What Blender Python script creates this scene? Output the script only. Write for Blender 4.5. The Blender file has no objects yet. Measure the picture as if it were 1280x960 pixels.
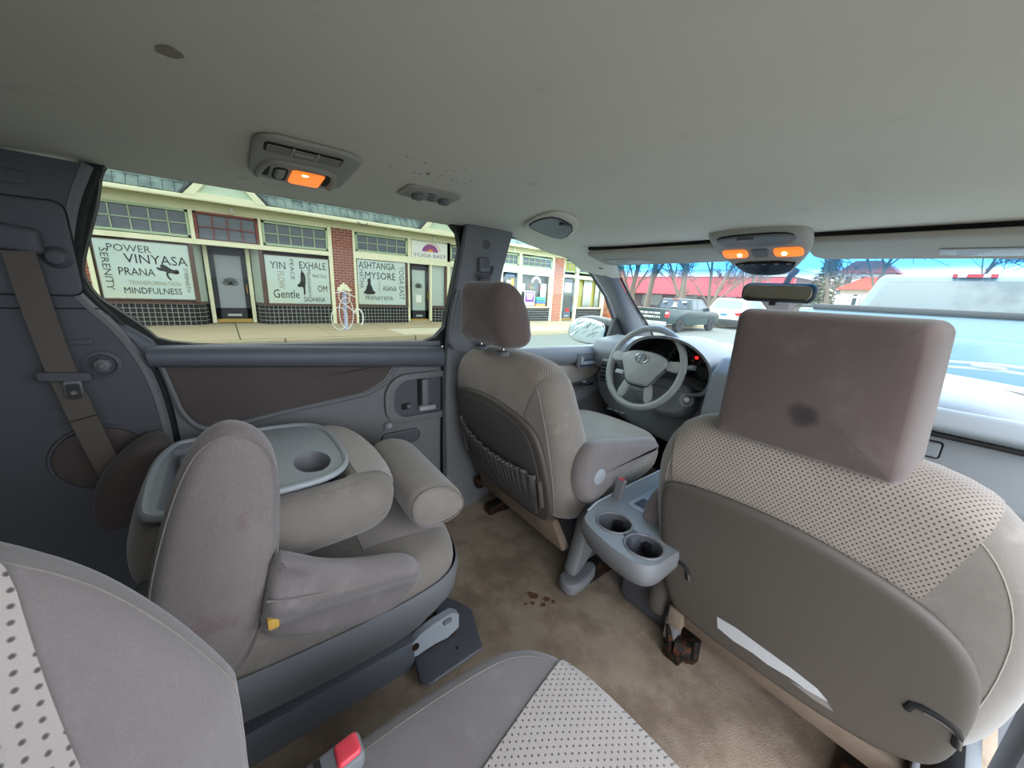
import bpy, bmesh, math, random
from mathutils import Vector, Matrix
from math import sin, cos, pi, radians, sqrt, atan2, floor
random.seed(7)
SC = bpy.context.scene
COL = SC.collection
# ---------------------------------------------------------------- camera
cam = bpy.data.cameras.new('camera'); cam.sensor_fit = 'HORIZONTAL'; cam.sensor_width = 36.0
cam.lens = 12.797; cam.clip_start = 0.01; cam.clip_end = 500
camo = bpy.data.objects.new('camera', cam); COL.objects.link(camo)
_cx, _cy, _cz = (.60963, .79115, .04935), (-.22548, .11339, .96763), (.75994, -.60102, .24751)
camo.matrix_world = Matrix(((_cx[0], _cy[0], _cz[0], .56), (_cx[1], _cy[1], _cz[1], 0.0), (_cx[2], _cy[2], _cz[2], .99), (0, 0, 0, 1)))
SC.camera = camo
# ---------------------------------------------------------------- view, sky
SC.view_settings.view_transform = 'Standard'; SC.view_settings.look = 'None'
SC.view_settings.gamma = 1.0; SC.view_settings.use_curve_mapping = False
SC.view_settings.exposure = 2.6
SC.cycles.max_bounces = 12; SC.cycles.diffuse_bounces = 6; SC.cycles.glossy_bounces = 3
SC.cycles.transparent_max_bounces = 16; SC.cycles.caustics_reflective = False; SC.cycles.caustics_refractive = False
SC.cycles.use_denoising = True
w = bpy.data.worlds.new('overcast_sky'); SC.world = w; w.use_nodes = True
nt = w.node_tree; nt.nodes.clear()
tc = nt.nodes.new('ShaderNodeTexCoord'); nz = nt.nodes.new('ShaderNodeTexNoise'); nz.inputs['Scale'].default_value = 2.2
nz.inputs['Detail'].default_value = 4
rp = nt.nodes.new('ShaderNodeValToRGB')
rp.color_ramp.elements[0].position = .35; rp.color_ramp.elements[0].color = (.72, .84, 1.0, 1)
rp.color_ramp.elements[1].position = .65; rp.color_ramp.elements[1].color = (.95, .98, 1.0, 1)
bg = nt.nodes.new('ShaderNodeBackground'); bg.inputs['Strength'].default_value = 1.0
wo = nt.nodes.new('ShaderNodeOutputWorld')
nt.links.new(tc.outputs['Generated'], nz.inputs['Vector']); nt.links.new(nz.outputs['Fac'], rp.inputs['Fac'])
nt.links.new(rp.outputs['Color'], bg.inputs['Color']); nt.links.new(bg.outputs['Background'], wo.inputs['Surface'])

# ---------------------------------------------------------------- materials
def lin(c):
    return tuple((x / 12.92 if x <= .04045 else ((x + .055) / 1.055) ** 2.4) for x in [v / 255 for v in c])
class N:
    def __init__(s, m): s.t = m.node_tree
    def new(s, ty, **kw):
        n = s.t.nodes.new('ShaderNode' + ty)
        for k, v in kw.items(): setattr(n, k, v)
        return n
    def put(s, sock, v):
        if hasattr(v, 'default_value') or hasattr(v, 'is_linked'): s.t.links.new(v, sock)
        else:
            if isinstance(v, tuple) and len(v) == 3 and sock.type == 'RGBA': v = v + (1,)
            sock.default_value = v
    def m(s, op, a, b=0.0, c=None):
        n = s.new('Math', operation=op); s.put(n.inputs[0], a); s.put(n.inputs[1], b)
        if c is not None: s.put(n.inputs[2], c)
        return n.outputs[0]
    def noise(s, vec, scale, detail=3, rough=.5):
        n = s.new('TexNoise'); s.t.links.new(vec, n.inputs['Vector'])
        n.inputs['Scale'].default_value = scale; n.inputs['Detail'].default_value = detail; n.inputs['Roughness'].default_value = rough
        return n.outputs['Fac']
    def mix(s, f, a, b):
        n = s.new('Mix', data_type='RGBA'); s.put(n.inputs[0], f); s.put(n.inputs[6], a); s.put(n.inputs[7], b)
        return n.outputs[2]
    def ramp(s, f, a, b):
        n = s.new('MapRange', clamp=True, interpolation_type='SMOOTHSTEP'); s.put(n.inputs[0], f)
        n.inputs[1].default_value = a; n.inputs[2].default_value = b
        return n.outputs[0]
    def coord(s, kind='Object'):
        if kind == 'rest':
            return s.new('Attribute', attribute_name='rest').outputs['Vector']
        return s.new('TexCoord').outputs[kind]
    def bump(s, h, st, dist):
        n = s.new('Bump'); n.inputs['Strength'].default_value = st; n.inputs['Distance'].default_value = dist
        s.put(n.inputs['Height'], h); return n.outputs['Normal']
MATS = {}
def mat(name, col, rough=.6, metal=0.0, var=.0, vs=8.0, fine=.0, fs=400.0, bst=0.0, bscale=300.0, bdist=.002, spec=.5,
        stain=None, sheen=0.0, emit=None, est=1.0, trans=0.0, raw=False, cells=None, stretch=None, coat=0.0, spots=()):
    """principled material: large mottling (var), fine grain (fine), bump grain, optional stain = (colour, scale, lo, hi, amount)"""
    m = bpy.data.materials.new(name); m.use_nodes = True; n = N(m)
    b = m.node_tree.nodes['Principled BSDF']
    c = col if raw else lin(col)
    b.inputs['Roughness'].default_value = rough; b.inputs['Metallic'].default_value = metal
    b.inputs['Specular IOR Level'].default_value = spec
    if sheen: b.inputs['Sheen Weight'].default_value = sheen; b.inputs['Sheen Roughness'].default_value = .5
    if coat: b.inputs['Coat Weight'].default_value = coat
    out = c
    if var or fine or stain or bst or cells or spots:
        vec = n.coord()
        if stretch:
            mp = n.new('Mapping'); n.t.links.new(vec, mp.inputs['Vector']); mp.inputs['Scale'].default_value = stretch; vec2 = mp.outputs[0]
        else: vec2 = vec
    if stain:
        sc, s_s, lo, hi, am = stain
        f = n.m('MULTIPLY', n.ramp(n.noise(vec, s_s, 5, .6), lo, hi), am)
        out = n.mix(f, out, lin(sc))
    for (px, py, pz, pr, pc, pa) in spots:
        dn = n.new('VectorMath', operation='DISTANCE'); n.t.links.new(vec, dn.inputs[0]); dn.inputs[1].default_value = (px, py, pz)
        dd = n.m('ADD', dn.outputs['Value'], n.m('MULTIPLY', n.m('SUBTRACT', n.noise(vec, 60), .5), pr * .5))
        out = n.mix(n.m('MULTIPLY', n.m('SUBTRACT', 1.0, n.ramp(dd, pr * .45, pr * 1.25)), pa), out, lin(pc))
    if var:
        f = n.m('MULTIPLY_ADD', n.noise(vec, vs, 4, .6), 2 * var, 1 - var)
        h = n.new('VectorMath', operation='SCALE'); n.put(h.inputs[0], out if not isinstance(out, tuple) else tuple(out)); n.put(h.inputs['Scale'], f); out = h.outputs[0]
    if fine:
        f = n.m('MULTIPLY_ADD', n.noise(vec2, fs, 2, .6), 2 * fine, 1 - fine)
        h = n.new('VectorMath', operation='SCALE'); n.put(h.inputs[0], out if not isinstance(out, tuple) else tuple(out)); n.put(h.inputs['Scale'], f); out = h.outputs[0]
    n.put(b.inputs['Base Color'], out)
    if bst: n.put(b.inputs['Normal'], n.bump(n.noise(vec2, bscale, 2, .6), bst, bdist))
    if emit:
        b.inputs['Emission Color'].default_value = lin(emit) + (1,); b.inputs['Emission Strength'].default_value = est
    MATS[name] = m
    return m
def thin_fresnel(n, base=.05):
    g = n.new('NewGeometry'); d = n.new('VectorMath', operation='DOT_PRODUCT')
    n.t.links.new(g.outputs['Incoming'], d.inputs[0]); n.t.links.new(g.outputs['Normal'], d.inputs[1])
    c = n.m('SUBTRACT', 1.0, n.m('ABSOLUTE', d.outputs['Value']))
    return n.m('MULTIPLY_ADD', n.m('POWER', c, 5.0), .75, base)
def glass(name, tint, refl=.06, rough=.02):
    """thin pane: tinted see-through plus a weak mirror"""
    m = bpy.data.materials.new(name); m.use_nodes = True; n = N(m); n.t.nodes.clear()
    o = n.new('OutputMaterial'); t = n.new('BsdfTransparent'); g = n.new('BsdfGlossy'); mx = n.new('MixShader')
    n.put(t.inputs[0], tint); g.inputs['Roughness'].default_value = rough
    f = thin_fresnel(n, refl)
    n.t.links.new(f, mx.inputs[0]); n.t.links.new(t.outputs[0], mx.inputs[1]); n.t.links.new(g.outputs[0], mx.inputs[2])
    n.t.links.new(mx.outputs[0], o.inputs[0]); MATS[name] = m
    return m, n, t
def perforated(name, col, hole, pu, pv, r, stagger=True, soft=.0006, sx='X', sy='Y', var=.10, stain=None):
    """velour with rows of small holes, laid out in the flat pattern of the cut cloth ('rest' attribute)"""
    m = bpy.data.materials.new(name); m.use_nodes = True; n = N(m); b = m.node_tree.nodes['Principled BSDF']
    vec = n.coord('rest'); sp = n.new('SeparateXYZ'); n.t.links.new(vec, sp.inputs[0])
    u, v = sp.outputs[sx], n.m('ADD', sp.outputs[sy], n.m('MULTIPLY', sp.outputs['Z'], .13))
    vr = n.m('DIVIDE', v, pv); row = n.m('FLOOR', vr)
    ur = n.m('DIVIDE', u, pu)
    if stagger: ur = n.m('ADD', ur, n.m('MULTIPLY', n.m('MODULO', n.m('ABSOLUTE', row), 2.0), .5))
    fu = n.m('MULTIPLY', n.m('SUBTRACT', n.m('FRACT', ur), .5), pu); fv = n.m('MULTIPLY', n.m('SUBTRACT', n.m('FRACT', vr), .5), pv)
    d = n.m('SQRT', n.m('ADD', n.m('MULTIPLY', fu, fu), n.m('MULTIPLY', fv, fv)))
    k = n.m('SUBTRACT', 1.0, n.ramp(d, r - soft, r + soft))
    oc = n.coord(); base = lin(col)
    if stain:
        sc, s_s, lo, hi, am = stain
        base = n.mix(n.m('MULTIPLY', n.ramp(n.noise(oc, s_s, 4, .6), lo, hi), am), base, lin(sc))
    f = n.m('MULTIPLY_ADD', n.noise(oc, 9, 4, .6), 2 * var, 1 - var)
    h = n.new('VectorMath', operation='SCALE'); n.put(h.inputs[0], base); n.put(h.inputs['Scale'], f)
    n.put(b.inputs['Base Color'], n.mix(k, h.outputs[0], lin(hole)))
    b.inputs['Roughness'].default_value = .95; b.inputs['Sheen Weight'].default_value = .25
    n.put(b.inputs['Normal'], n.bump(n.m('SUBTRACT', n.m('MULTIPLY', n.noise(oc, 700, 2), .3), k), .5, .0012))
    MATS[name] = m; return m

# ---------------------------------------------------------------- object helpers
def props(o, label=None, cat=None, group=None, kind=None):
    if label: o['label'] = label
    if cat: o['category'] = cat
    if group: o['group'] = group
    if kind: o['kind'] = kind
    return o
def thing(name, label, cat, loc=(0, 0, 0), rotz=0.0, group=None, kind=None):
    o = bpy.data.objects.new(name, None); COL.objects.link(o); o.location = loc; o.rotation_euler = (0, 0, rotz)
    o.empty_display_size = .05
    return props(o, label, cat, group, kind)
def link(name, me, parent=None, matl=None, world=True):
    o = bpy.data.objects.new(name, me); COL.objects.link(o)
    if matl is not None:
        me.materials.clear(); me.materials.append(MATS[matl] if isinstance(matl, str) else matl)
    if parent is not None:
        o.parent = parent
        if world:
            M = Matrix.Identity(4); p = parent; ch = []
            while p is not None: ch.append(p); p = p.parent
            for q in reversed(ch): M = M @ Matrix.LocRotScale(q.location, q.rotation_euler, q.scale)
            me.transform(M.inverted())
    return o
class MB:
    def __init__(s): s.v = []; s.f = []; s.rest = None
    def add(s, vs, fs):
        k = len(s.v); s.v += [tuple(p) for p in vs]; s.f += [tuple(i + k for i in f) for f in fs]; return s
    def box(s, lo, hi, rot=None, piv=None):
        x0, y0, z0 = lo; x1, y1, z1 = hi
        vs = [Vector(p) for p in ((x0, y0, z0), (x1, y0, z0), (x1, y1, z0), (x0, y1, z0), (x0, y0, z1), (x1, y0, z1), (x1, y1, z1), (x0, y1, z1))]
        if rot is not None:
            c = Vector(piv) if piv else Vector(((x0 + x1) / 2, (y0 + y1) / 2, (z0 + z1) / 2)); vs = [c + rot @ (p - c) for p in vs]
        return s.add(vs, [(0, 3, 2, 1), (4, 5, 6, 7), (0, 1, 5, 4), (1, 2, 6, 5), (2, 3, 7, 6), (3, 0, 4, 7)])
    def prism(s, poly, A, B):
        """poly: list of 2D; A, B: functions 2D -> 3D for the two caps"""
        n = len(poly); vs = [A(*p) for p in poly] + [B(*p) for p in poly]
        fs = [tuple(range(n)), tuple(range(2 * n - 1, n - 1, -1))] + [(i, i + n, (i + 1) % n + n, (i + 1) % n) for i in range(n)]
        return s.add(vs, fs)
    def tube(s, pts, r, n=8, caps=True):
        pts = [Vector(p) for p in pts]; rs = r if isinstance(r, (list, tuple)) else [r] * len(pts)
        up = None; k = len(s.v); rings = []
        for i, p in enumerate(pts):
            d = (pts[min(i + 1, len(pts) - 1)] - pts[max(i - 1, 0)]).normalized()
            if up is None:
                up = Vector((0, 0, 1)) if abs(d.z) < .9 else Vector((1, 0, 0))
            a = d.cross(up)
            if a.length < 1e-6: a = d.orthogonal()
            a.normalize(); b = a.cross(d).normalized(); up = b
            rings.append([p + (a * cos(2 * pi * j / n) + b * sin(2 * pi * j / n)) * rs[i] for j in range(n)])
        vs = [q for rg in rings for q in rg]; fs = []
        for i in range(len(pts) - 1):
            for j in range(n): fs.append((i * n + j, i * n + (j + 1) % n, (i + 1) * n + (j + 1) % n, (i + 1) * n + j))
        if caps: fs.append(tuple(range(n - 1, -1, -1))); fs.append(tuple((len(pts) - 1) * n + j for j in range(n)))
        return s.add(vs, fs)
    def lathe(s, prof, c, ax=(0, 0, 1), n=24, ref=None):
        """prof: (radius, height along axis)"""
        ax = Vector(ax).normalized(); a = Vector(ref).normalized() if ref else ax.orthogonal().normalized(); b = ax.cross(a); c = Vector(c)
        vs = []; fs = []
        for r, h in prof:
            for j in range(n): vs.append(c + ax * h + (a * cos(2 * pi * j / n) + b * sin(2 * pi * j / n)) * max(r, 1e-5))
        for i in range(len(prof) - 1):
            for j in range(n): fs.append((i * n + j, i * n + (j + 1) % n, (i + 1) * n + (j + 1) % n, (i + 1) * n + j))
        fs.append(tuple(range(n - 1, -1, -1))); fs.append(tuple((len(prof) - 1) * n + j for j in range(n)))
        return s.add(vs, fs)
    def grid(s, nu, nv, fn, close=False):
        vs = [fn(i / nu, j / nv) for j in range(nv + 1) for i in range(nu + 1)]
        fs = [(j * (nu + 1) + i, j * (nu + 1) + i + 1, (j + 1) * (nu + 1) + i + 1, (j + 1) * (nu + 1) + i) for j in range(nv) for i in range(nu)]
        return s.add(vs, fs)
    def build(s, name, matl, parent=None, bevel=0.0, seg=2, sharp=35, sub=0, solid=0.0, label=None, kind=None, tri=False, soff=-1):
        me = bpy.data.meshes.new(name); me.from_pydata(s.v, [], s.f)
        bm = bmesh.new(); bm.from_mesh(me)
        bmesh.ops.recalc_face_normals(bm, faces=bm.faces)
        if bevel:
            ed = [e for e in bm.edges if e.is_manifold and e.calc_face_angle(0) > radians(28)]
            if ed: bmesh.ops.bevel(bm, geom=ed, offset=bevel, segments=seg, affect='EDGES', profile=.5, clamp_overlap=True)
        bm.to_mesh(me); bm.free()
        me.polygons.foreach_set('use_smooth', [True] * len(me.polygons)); me.set_sharp_from_angle(angle=radians(sharp))
        o = link(name, me, parent, matl)
        if solid:
            md = o.modifiers.new('solid', 'SOLIDIFY'); md.thickness = solid; md.offset = soff
        if sub:
            md = o.modifiers.new('sub', 'SUBSURF'); md.levels = sub; md.render_levels = sub
        return props(o, label, None, None, kind)
def rrect(w, h, r, n=6, cx=0, cy=0):
    """rounded rectangle outline; r = one radius or four (bl, br, tr, tl)"""
    rs = r if isinstance(r, (list, tuple)) else [r] * 4
    out = []
    for (sx, sy, a0), q in zip(((-1, -1, pi), (1, -1, 1.5 * pi), (1, 1, 0), (-1, 1, .5 * pi)), rs):
        for k in range(n + 1):
            a = a0 + k / n * pi / 2
            out.append((cx + sx * (w / 2 - q) + q * cos(a), cy + sy * (h / 2 - q) + q * sin(a)))
    return out
def smooth(poly, it=2, closed=True):
    for _ in range(it):
        out = []; n = len(poly)
        for i in range(n if closed else n - 1):
            a, b = poly[i], poly[(i + 1) % n]
            out += [tuple(.75 * x + .25 * y for x, y in zip(a, b)), tuple(.25 * x + .75 * y for x, y in zip(a, b))]
        poly = out if closed else [poly[0]] + out + [poly[-1]]
    return poly
def dens(poly, step):
    out = []; n = len(poly)
    for i in range(n):
        a, b = poly[i], poly[(i + 1) % n]; L = sqrt((a[0] - b[0]) ** 2 + (a[1] - b[1]) ** 2); k = max(1, int(round(L / step)))
        for j in range(k): t = j / k; out.append((a[0] + (b[0] - a[0]) * t, a[1] + (b[1] - a[1]) * t))
    return out
def pillow(name, outline, mapf, matl, parent=None, r=.03, rc=.5, fill=6, cf=0.0, cb=0.0, cuts=(), grow=0.0, prof=4, center=None, sub=0, label=None, edgef=None, sharp=60):
    """upholstered / moulded body: outline (a, b) given a thickness c in -.5..+.5 with rounded rim, mapped to space by mapf(a, b, c)"""
    P = [Vector(p) for p in outline]; n = len(P)
    area = sum(P[i].x * P[(i + 1) % n].y - P[(i + 1) % n].x * P[i].y for i in range(n))
    if area < 0: P.reverse()
    nr = []
    for i in range(n):
        d = (P[(i + 1) % n] - P[i - 1]).normalized(); nr.append(Vector((d.y, -d.x)))
    cen = Vector(center) if center else sum(P, Vector((0, 0))) / n
    rings = []
    for k in range(1, fill + 1):
        s = k / fill; rings.append(('f', s, .5 + cf * (1 - s * s)))
    for k in range(1, prof + 1):
        t = k / prof * pi / 2; rings.append(('r', r * (1 - sin(t)), .5 - rc + rc * cos(t)))
    st = [(kk, a, -c) for kk, a, c in reversed([q for q in rings if q[0] == 'r'])]
    if rc < .5: rings += st
    else: rings += st[1:]
    rings.append(('r', r, -.5))
    for k in range(fill - 1, 0, -1):
        s = k / fill; rings.append(('f', s, -.5 - cb * (1 - s * s)))
    bm = bmesh.new(); rs = bm.verts.layers.float_vector.new('rest')
    def V(a, b, c):
        v = bm.verts.new((a, b, c)); v[rs] = Vector((a, b, c)); return v
    c0 = V(cen.x, cen.y, .5 + cf + grow / .1); prev = None; rows = []
    for kind, a, c in rings:
        row = []
        for i in range(n):
            if kind == 'f':
                q = P[i] - nr[i] * (r - grow); q = cen + (q - cen) * a
            else: q = P[i] - nr[i] * (a - grow)
            row.append(V(q.x, q.y, c + (grow / .1) * (1 if c > 0 else -1) * min(1, abs(c) * 2)))
        rows.append(row)
    for i in range(n): bm.faces.new((c0, rows[0][i], rows[0][(i + 1) % n]))
    for k in range(len(rows) - 1):
        for i in range(n):
            j = (i + 1) % n; bm.faces.new((rows[k][i], rows[k + 1][i], rows[k + 1][j], rows[k][j]))
    c1 = V(cen.x, cen.y, -.5 - cb - grow / .1)
    for i in range(n): bm.faces.new((c1, rows[-1][(i + 1) % n], rows[-1][i]))
    for co, no in cuts:
        bmesh.ops.bisect_plane(bm, geom=bm.verts[:] + bm.edges[:] + bm.faces[:], plane_co=co, plane_no=no, clear_outer=True, dist=1e-6)
    bm.verts.ensure_lookup_table()
    for v in bm.verts: v[rs] = v.co.copy()
    for v in bm.verts: v.co = Vector(mapf(*v.co))
    if not cuts: bmesh.ops.recalc_face_normals(bm, faces=bm.faces)
    me = bpy.data.meshes.new(name); bm.to_mesh(me); bm.free()
    me.polygons.foreach_set('use_smooth', [True] * len(me.polygons)); me.set_sharp_from_angle(angle=radians(sharp))
    o = link(name, me, parent, matl)
    if sub:
        md = o.modifiers.new('sub', 'SUBSURF'); md.levels = sub; md.render_levels = sub
    return props(o, label)
def seamline(name, pts, r, matl, parent, n=6, closed=False):
    m = MB(); p = list(pts)
    if closed: p.append(p[0])
    m.tube(p, r, n, caps=not closed); return m.build(name, matl, parent)
TEXTS = []
def seam_ring(name, outline, d, r, rc, mapf, matl, parent, i0=0.0, i1=1.0, rad=.0012, side=1, cf=0.0):
    """stitched seam lying on the surface of a pillow body, d in from its outline, over the fraction i0..i1 of the outline"""
    P = [Vector(p) for p in outline]; n = len(P)
    if sum(P[i].x * P[(i + 1) % n].y - P[(i + 1) % n].x * P[i].y for i in range(n)) < 0: P.reverse()
    c = .5 - rc + rc * sqrt(max(0, 1 - (1 - min(d, r) / r) ** 2)); pts = []
    for i in range(int(i0 * n), int(i1 * n) + 1):
        k = i % n; t = (P[(k + 1) % n] - P[k - 1]).normalized(); q = P[k] - Vector((t.y, -t.x)) * d; pts.append(Vector(mapf(q.x, q.y, side * c)))
    m = MB(); m.tube(pts, rad, 5); return m.build(name, matl, parent)
def text(s, y0, y1, z0, z1, x, matl, parent, vertical=False, axes=None, name='lettering', depth=.004):
    """flat lettering filling a rectangle of the wall; converted to meshes in one go by bake_texts"""
    cu = bpy.data.curves.new(name, 'FONT'); cu.body = s; cu.resolution_u = 2; o = bpy.data.objects.new('font_tmp', cu); COL.objects.link(o)
    TEXTS.append((o, y0, y1, z0, z1, x, matl, parent, vertical, axes, name, depth))
def bake_texts():
    bpy.context.view_layer.update(); dg = bpy.context.evaluated_depsgraph_get()
    for o, y0, y1, z0, z1, x, matl, parent, vert, axes, name, depth in TEXTS:
        me = bpy.data.meshes.new_from_object(o.evaluated_get(dg)); me.name = name
        xs = [v.co.x for v in me.vertices]; ys = [v.co.y for v in me.vertices]
        ax, bx, ay, by = min(xs), max(xs), min(ys), max(ys)
        for v in me.vertices:
            s, t = (v.co.x - ax) / (bx - ax), (v.co.y - ay) / (by - ay)
            if vert: s, t = t, 1 - s
            p = (x, y0 + s * (y1 - y0), z0 + t * (z1 - z0))
            if axes: p = axes(y0 + s * (y1 - y0), z0 + t * (z1 - z0))
            v.co = p
        link(name, me, parent, matl)
        cu = o.data; bpy.data.objects.remove(o); bpy.data.curves.remove(cu)
    TEXTS.clear()
def copy_tree(o, parent=None, label=None):
    c = o.copy(); COL.objects.link(c)
    if parent is not None: c.parent = parent
    if label: c['label'] = label
    for ch in list(o.children): copy_tree(ch, c)
    return c

# ---------------------------------------------------------------- material library
mat('velour', (128, 120, 113), .95, var=.20, vs=10, fine=.16, fs=420, stain=((158, 150, 140), 16, .55, .75, .5), bst=.25, bscale=500, bdist=.001, sheen=.35, spec=.2)
mat('velour_light', (158, 152, 142), .95, var=.14, vs=9, fine=.08, fs=500, bst=.2, bscale=500, bdist=.001, sheen=.3, spec=.2)
mat('velour_brown', (94, 81, 78), .95, stain=((122, 108, 106), 12, .5, .8, .5), spots=[(-.015, -.215, .779, .026, (44, 36, 38), .8)],  var=.10, vs=7, fine=.12, fs=500, bst=.25, bscale=500, bdist=.001, sheen=.35, spec=.2)
mat('velour_mauve', (120, 112, 111), .95, var=.20, vs=9, fine=.16, fs=420, stain=((146, 138, 138), 14, .52, .75, .6), bst=.25, bscale=500, bdist=.001, sheen=.35, spec=.2)
mat('velour_dark', (88, 80, 78), .95, var=.15, vs=9, fine=.15, fs=300, bst=.3, bscale=400, bdist=.001, sheen=.2, spec=.2)
perforated('perforated_velour', (150, 138, 129), (62, 52, 50), .0084, .0062, .00145, stain=((128, 108, 100), 7, .5, .75, .5))
perforated('perforated_light', (166, 156, 151), (84, 74, 70), .0092, .0070, .0013, stain=((160, 145, 135), 7, .5, .75, .4))
mat('plastic', (114, 114, 117), .55, var=.05, vs=5, bst=.12, bscale=900, bdist=.0006)
mat('plastic_light', (158, 163, 168), .5, var=.05, vs=6, bst=.10, bscale=900, bdist=.0006)
mat('plastic_dark', (82, 83, 89), .55, var=.08, vs=5, bst=.15, bscale=900, bdist=.0006)
mat('plastic_taupe', (86, 79, 73), .55, var=.05, vs=6, bst=.12, bscale=900, bdist=.0006)
mat('belt_pad', (92, 95, 104), .5, var=.05, vs=6, bst=.15, bscale=900, bdist=.0006)
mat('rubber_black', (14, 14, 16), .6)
mat('black_gap', (16, 15, 15), .8)
mat('black_gloss', (18, 19, 22), .2)
mat('plastic_roof', (172, 167, 158), .7, var=.04, vs=6, bst=.1, bscale=900, bdist=.0005)
mat('headliner', (226, 219, 205), .95, var=.05, vs=3, fine=.06, fs=600, bst=.12, bscale=700, bdist=.0008, sheen=.15, spec=.1, stain=((150, 143, 136), 11, .62, .8, .35))
mat('carpet', (156, 138, 119), 1.0, var=.22, vs=14, fine=.22, fs=260, bst=.7, bscale=330, bdist=.004, spec=.05, sheen=.2, stain=((104, 84, 68), 5.0, .42, .62, .65))
mat('carpet_band', (134, 118, 104), 1.0, var=.08, vs=14, fine=.25, fs=300, bst=.7, bscale=380, bdist=.003, spec=.05, stain=((120, 100, 84), 12, .5, .7, .5))
mat('webbing', (98, 90, 84), .8, var=.08, vs=12, fine=.15, fs=600, bst=.3, bscale=600, bdist=.0006)
mat('chrome', (210, 210, 212), .18, 1.0)
mat('metal_dark', (40, 36, 34), .55, .6, var=.3, vs=40, stain=((110, 60, 30), 60, .5, .6, .7))
mat('red_plastic', (226, 70, 84), .4)
mat('amber_lens', (225, 120, 45), .4, emit=(255, 120, 40), est=.20)
mat('bulb', (255, 230, 180), .4, emit=(255, 200, 120), est=3.0)
mat('label_white', (186, 190, 190), .6, var=.06, vs=30)
mat('label_worn', (198, 198, 200), .6, var=.05, vs=40)
mat('ink_grey', (110, 116, 120), .6)
mat('yellow', (214, 170, 80), .6)
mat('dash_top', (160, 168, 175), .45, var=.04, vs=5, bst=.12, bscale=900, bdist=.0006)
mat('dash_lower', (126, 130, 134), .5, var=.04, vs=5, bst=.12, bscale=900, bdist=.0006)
mat('tray_grey', (132, 138, 142), .45, var=.04, vs=6, bst=.1, bscale=900, bdist=.0005)
mat('wheel_grey', (150, 153, 151), .45, var=.04, vs=9, bst=.1, bscale=900, bdist=.0005)
mat('screen_black', (10, 11, 14), .15)
mat('glow_red', (230, 50, 40), .4, emit=(255, 50, 40), est=.2)
# ================================================================ OUTDOORS
mat('asphalt', (106, 110, 104), .9, var=.10, vs=.8, fine=.12, fs=30, bst=.3, bscale=60, bdist=.01)
mat('concrete', (172, 158, 130), .9, var=.10, vs=1.2, fine=.08, fs=20, bst=.2, bscale=40, bdist=.005)
mat('concrete_new', (196, 188, 164), .9, var=.06, vs=2, fine=.06, fs=20)
mat('grass', (150, 146, 104), 1.0, var=.2, vs=2, fine=.2, fs=14)
mat('cream_paint', (232, 230, 196), .7, var=.05, vs=2)
mat('sage_paint', (170, 190, 158), .7, var=.05, vs=2)
mat('pale_green', (196, 212, 190), .7, var=.05, vs=2)
mat('soffit_green', (176, 180, 140), .8, var=.05, vs=2)
mat('oxblood_paint', (130, 66, 60), .6)
mat('brown_paint', (92, 70, 62), .6)
mat('navy_paint', (24, 27, 38), .5)
mat('slate_paint', (84, 92, 108), .5)
mat('brick', (150, 84, 72), .9, var=.18, vs=3, fine=.15, fs=25)
mat('brick_orange', (186, 118, 92), .9, var=.16, vs=3, fine=.15, fs=25)
mat('mortar', (206, 188, 172), .9)
mat('black_tile', (30, 32, 38), .25, var=.5, vs=6, fine=.4, fs=9)
mat('grout', (176, 176, 170), .9)
mat('roof_tile', (122, 140, 134), .75, var=.28, vs=2.5, fine=.25, fs=9, stain=((72, 84, 92), 3, .45, .65, .7))
mat('lead', (70, 76, 80), .6)
mat('film_white', (192, 208, 204), .35, var=.03, vs=.8, stain=((200, 206, 176), .7, .45, .7, .7))
mat('frost', (150, 154, 160), .4, var=.05, vs=1)
mat('frost_green', (176, 190, 182), .4, var=.05, vs=1)
mat('ink', (34, 34, 34), .6)
mat('ink_gold', (150, 148, 120), .6)
mat('ink_mid', (74, 78, 74), .6)
mat('purple', (120, 50, 150), .5)
mat('orange_paint', (236, 150, 60), .5)
mat('white_board', (232, 232, 226), .6)
mat('brass', (196, 160, 90), .35, .8)
mat('curtain_white', (206, 212, 206), .8, var=.06, vs=3)
mat('transom_dark', (92, 97, 108), .2, var=.18, vs=1.6)
mat('shopfront_dark', (88, 92, 88), .2, var=.35, vs=1.5)
mat('interior_yellow', (170, 160, 80), .8, var=.3, vs=2)
mat('terracotta', (196, 120, 84), .8)
mat('leaf', (96, 116, 60), .8, var=.3, vs=20)
mat('bark', (126, 114, 102), .9, var=.2, vs=3)
mat('twigs', (138, 126, 118), .9)
mat('evergreen', (98, 110, 84), .9, var=.3, vs=3)
mat('red_metal', (206, 84, 98), .5, var=.08, vs=.6)
mat('dark_store', (70, 58, 62), .6, var=.3, vs=.4)
mat('pale_roof', (214, 218, 220), .8)
mat('red_roof', (206, 104, 92), .8)
mat('house_wall', (196, 190, 184), .8, var=.06, vs=2)
mat('white_paint', (226, 226, 222), .6)
mat('blue_plastic', (70, 130, 200), .5)
mat('teal_plastic', (80, 180, 150), .5)
mat('box_orange', (226, 150, 90), .7)
mat('truck_green', (34, 56, 56), .3, coat=.15)
mat('suv_white', (226, 226, 216), .25, coat=.5)
mat('truck_blue', (112, 146, 164), .25, coat=.4)
mat('car_glass', (62, 76, 88), .08)
mat('car_glass_pale', (120, 150, 180), .08)
mat('rear_glass', (84, 94, 98), .06, stain=((124, 134, 134), 1.4, .4, .6, .6))
mat('tyre', (30, 30, 32), .8)
mat('hub', (190, 192, 194), .35, .5)
mat('tail_red', (200, 40, 48), .3)
mat('bumper_chrome', (190, 196, 200), .3, .7)
mat('trim_black', (50, 54, 58), .5)
mat('pale_blue_metal', (178, 182, 214), .5)
FX = -12.0   # the shop fronts' plane
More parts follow.
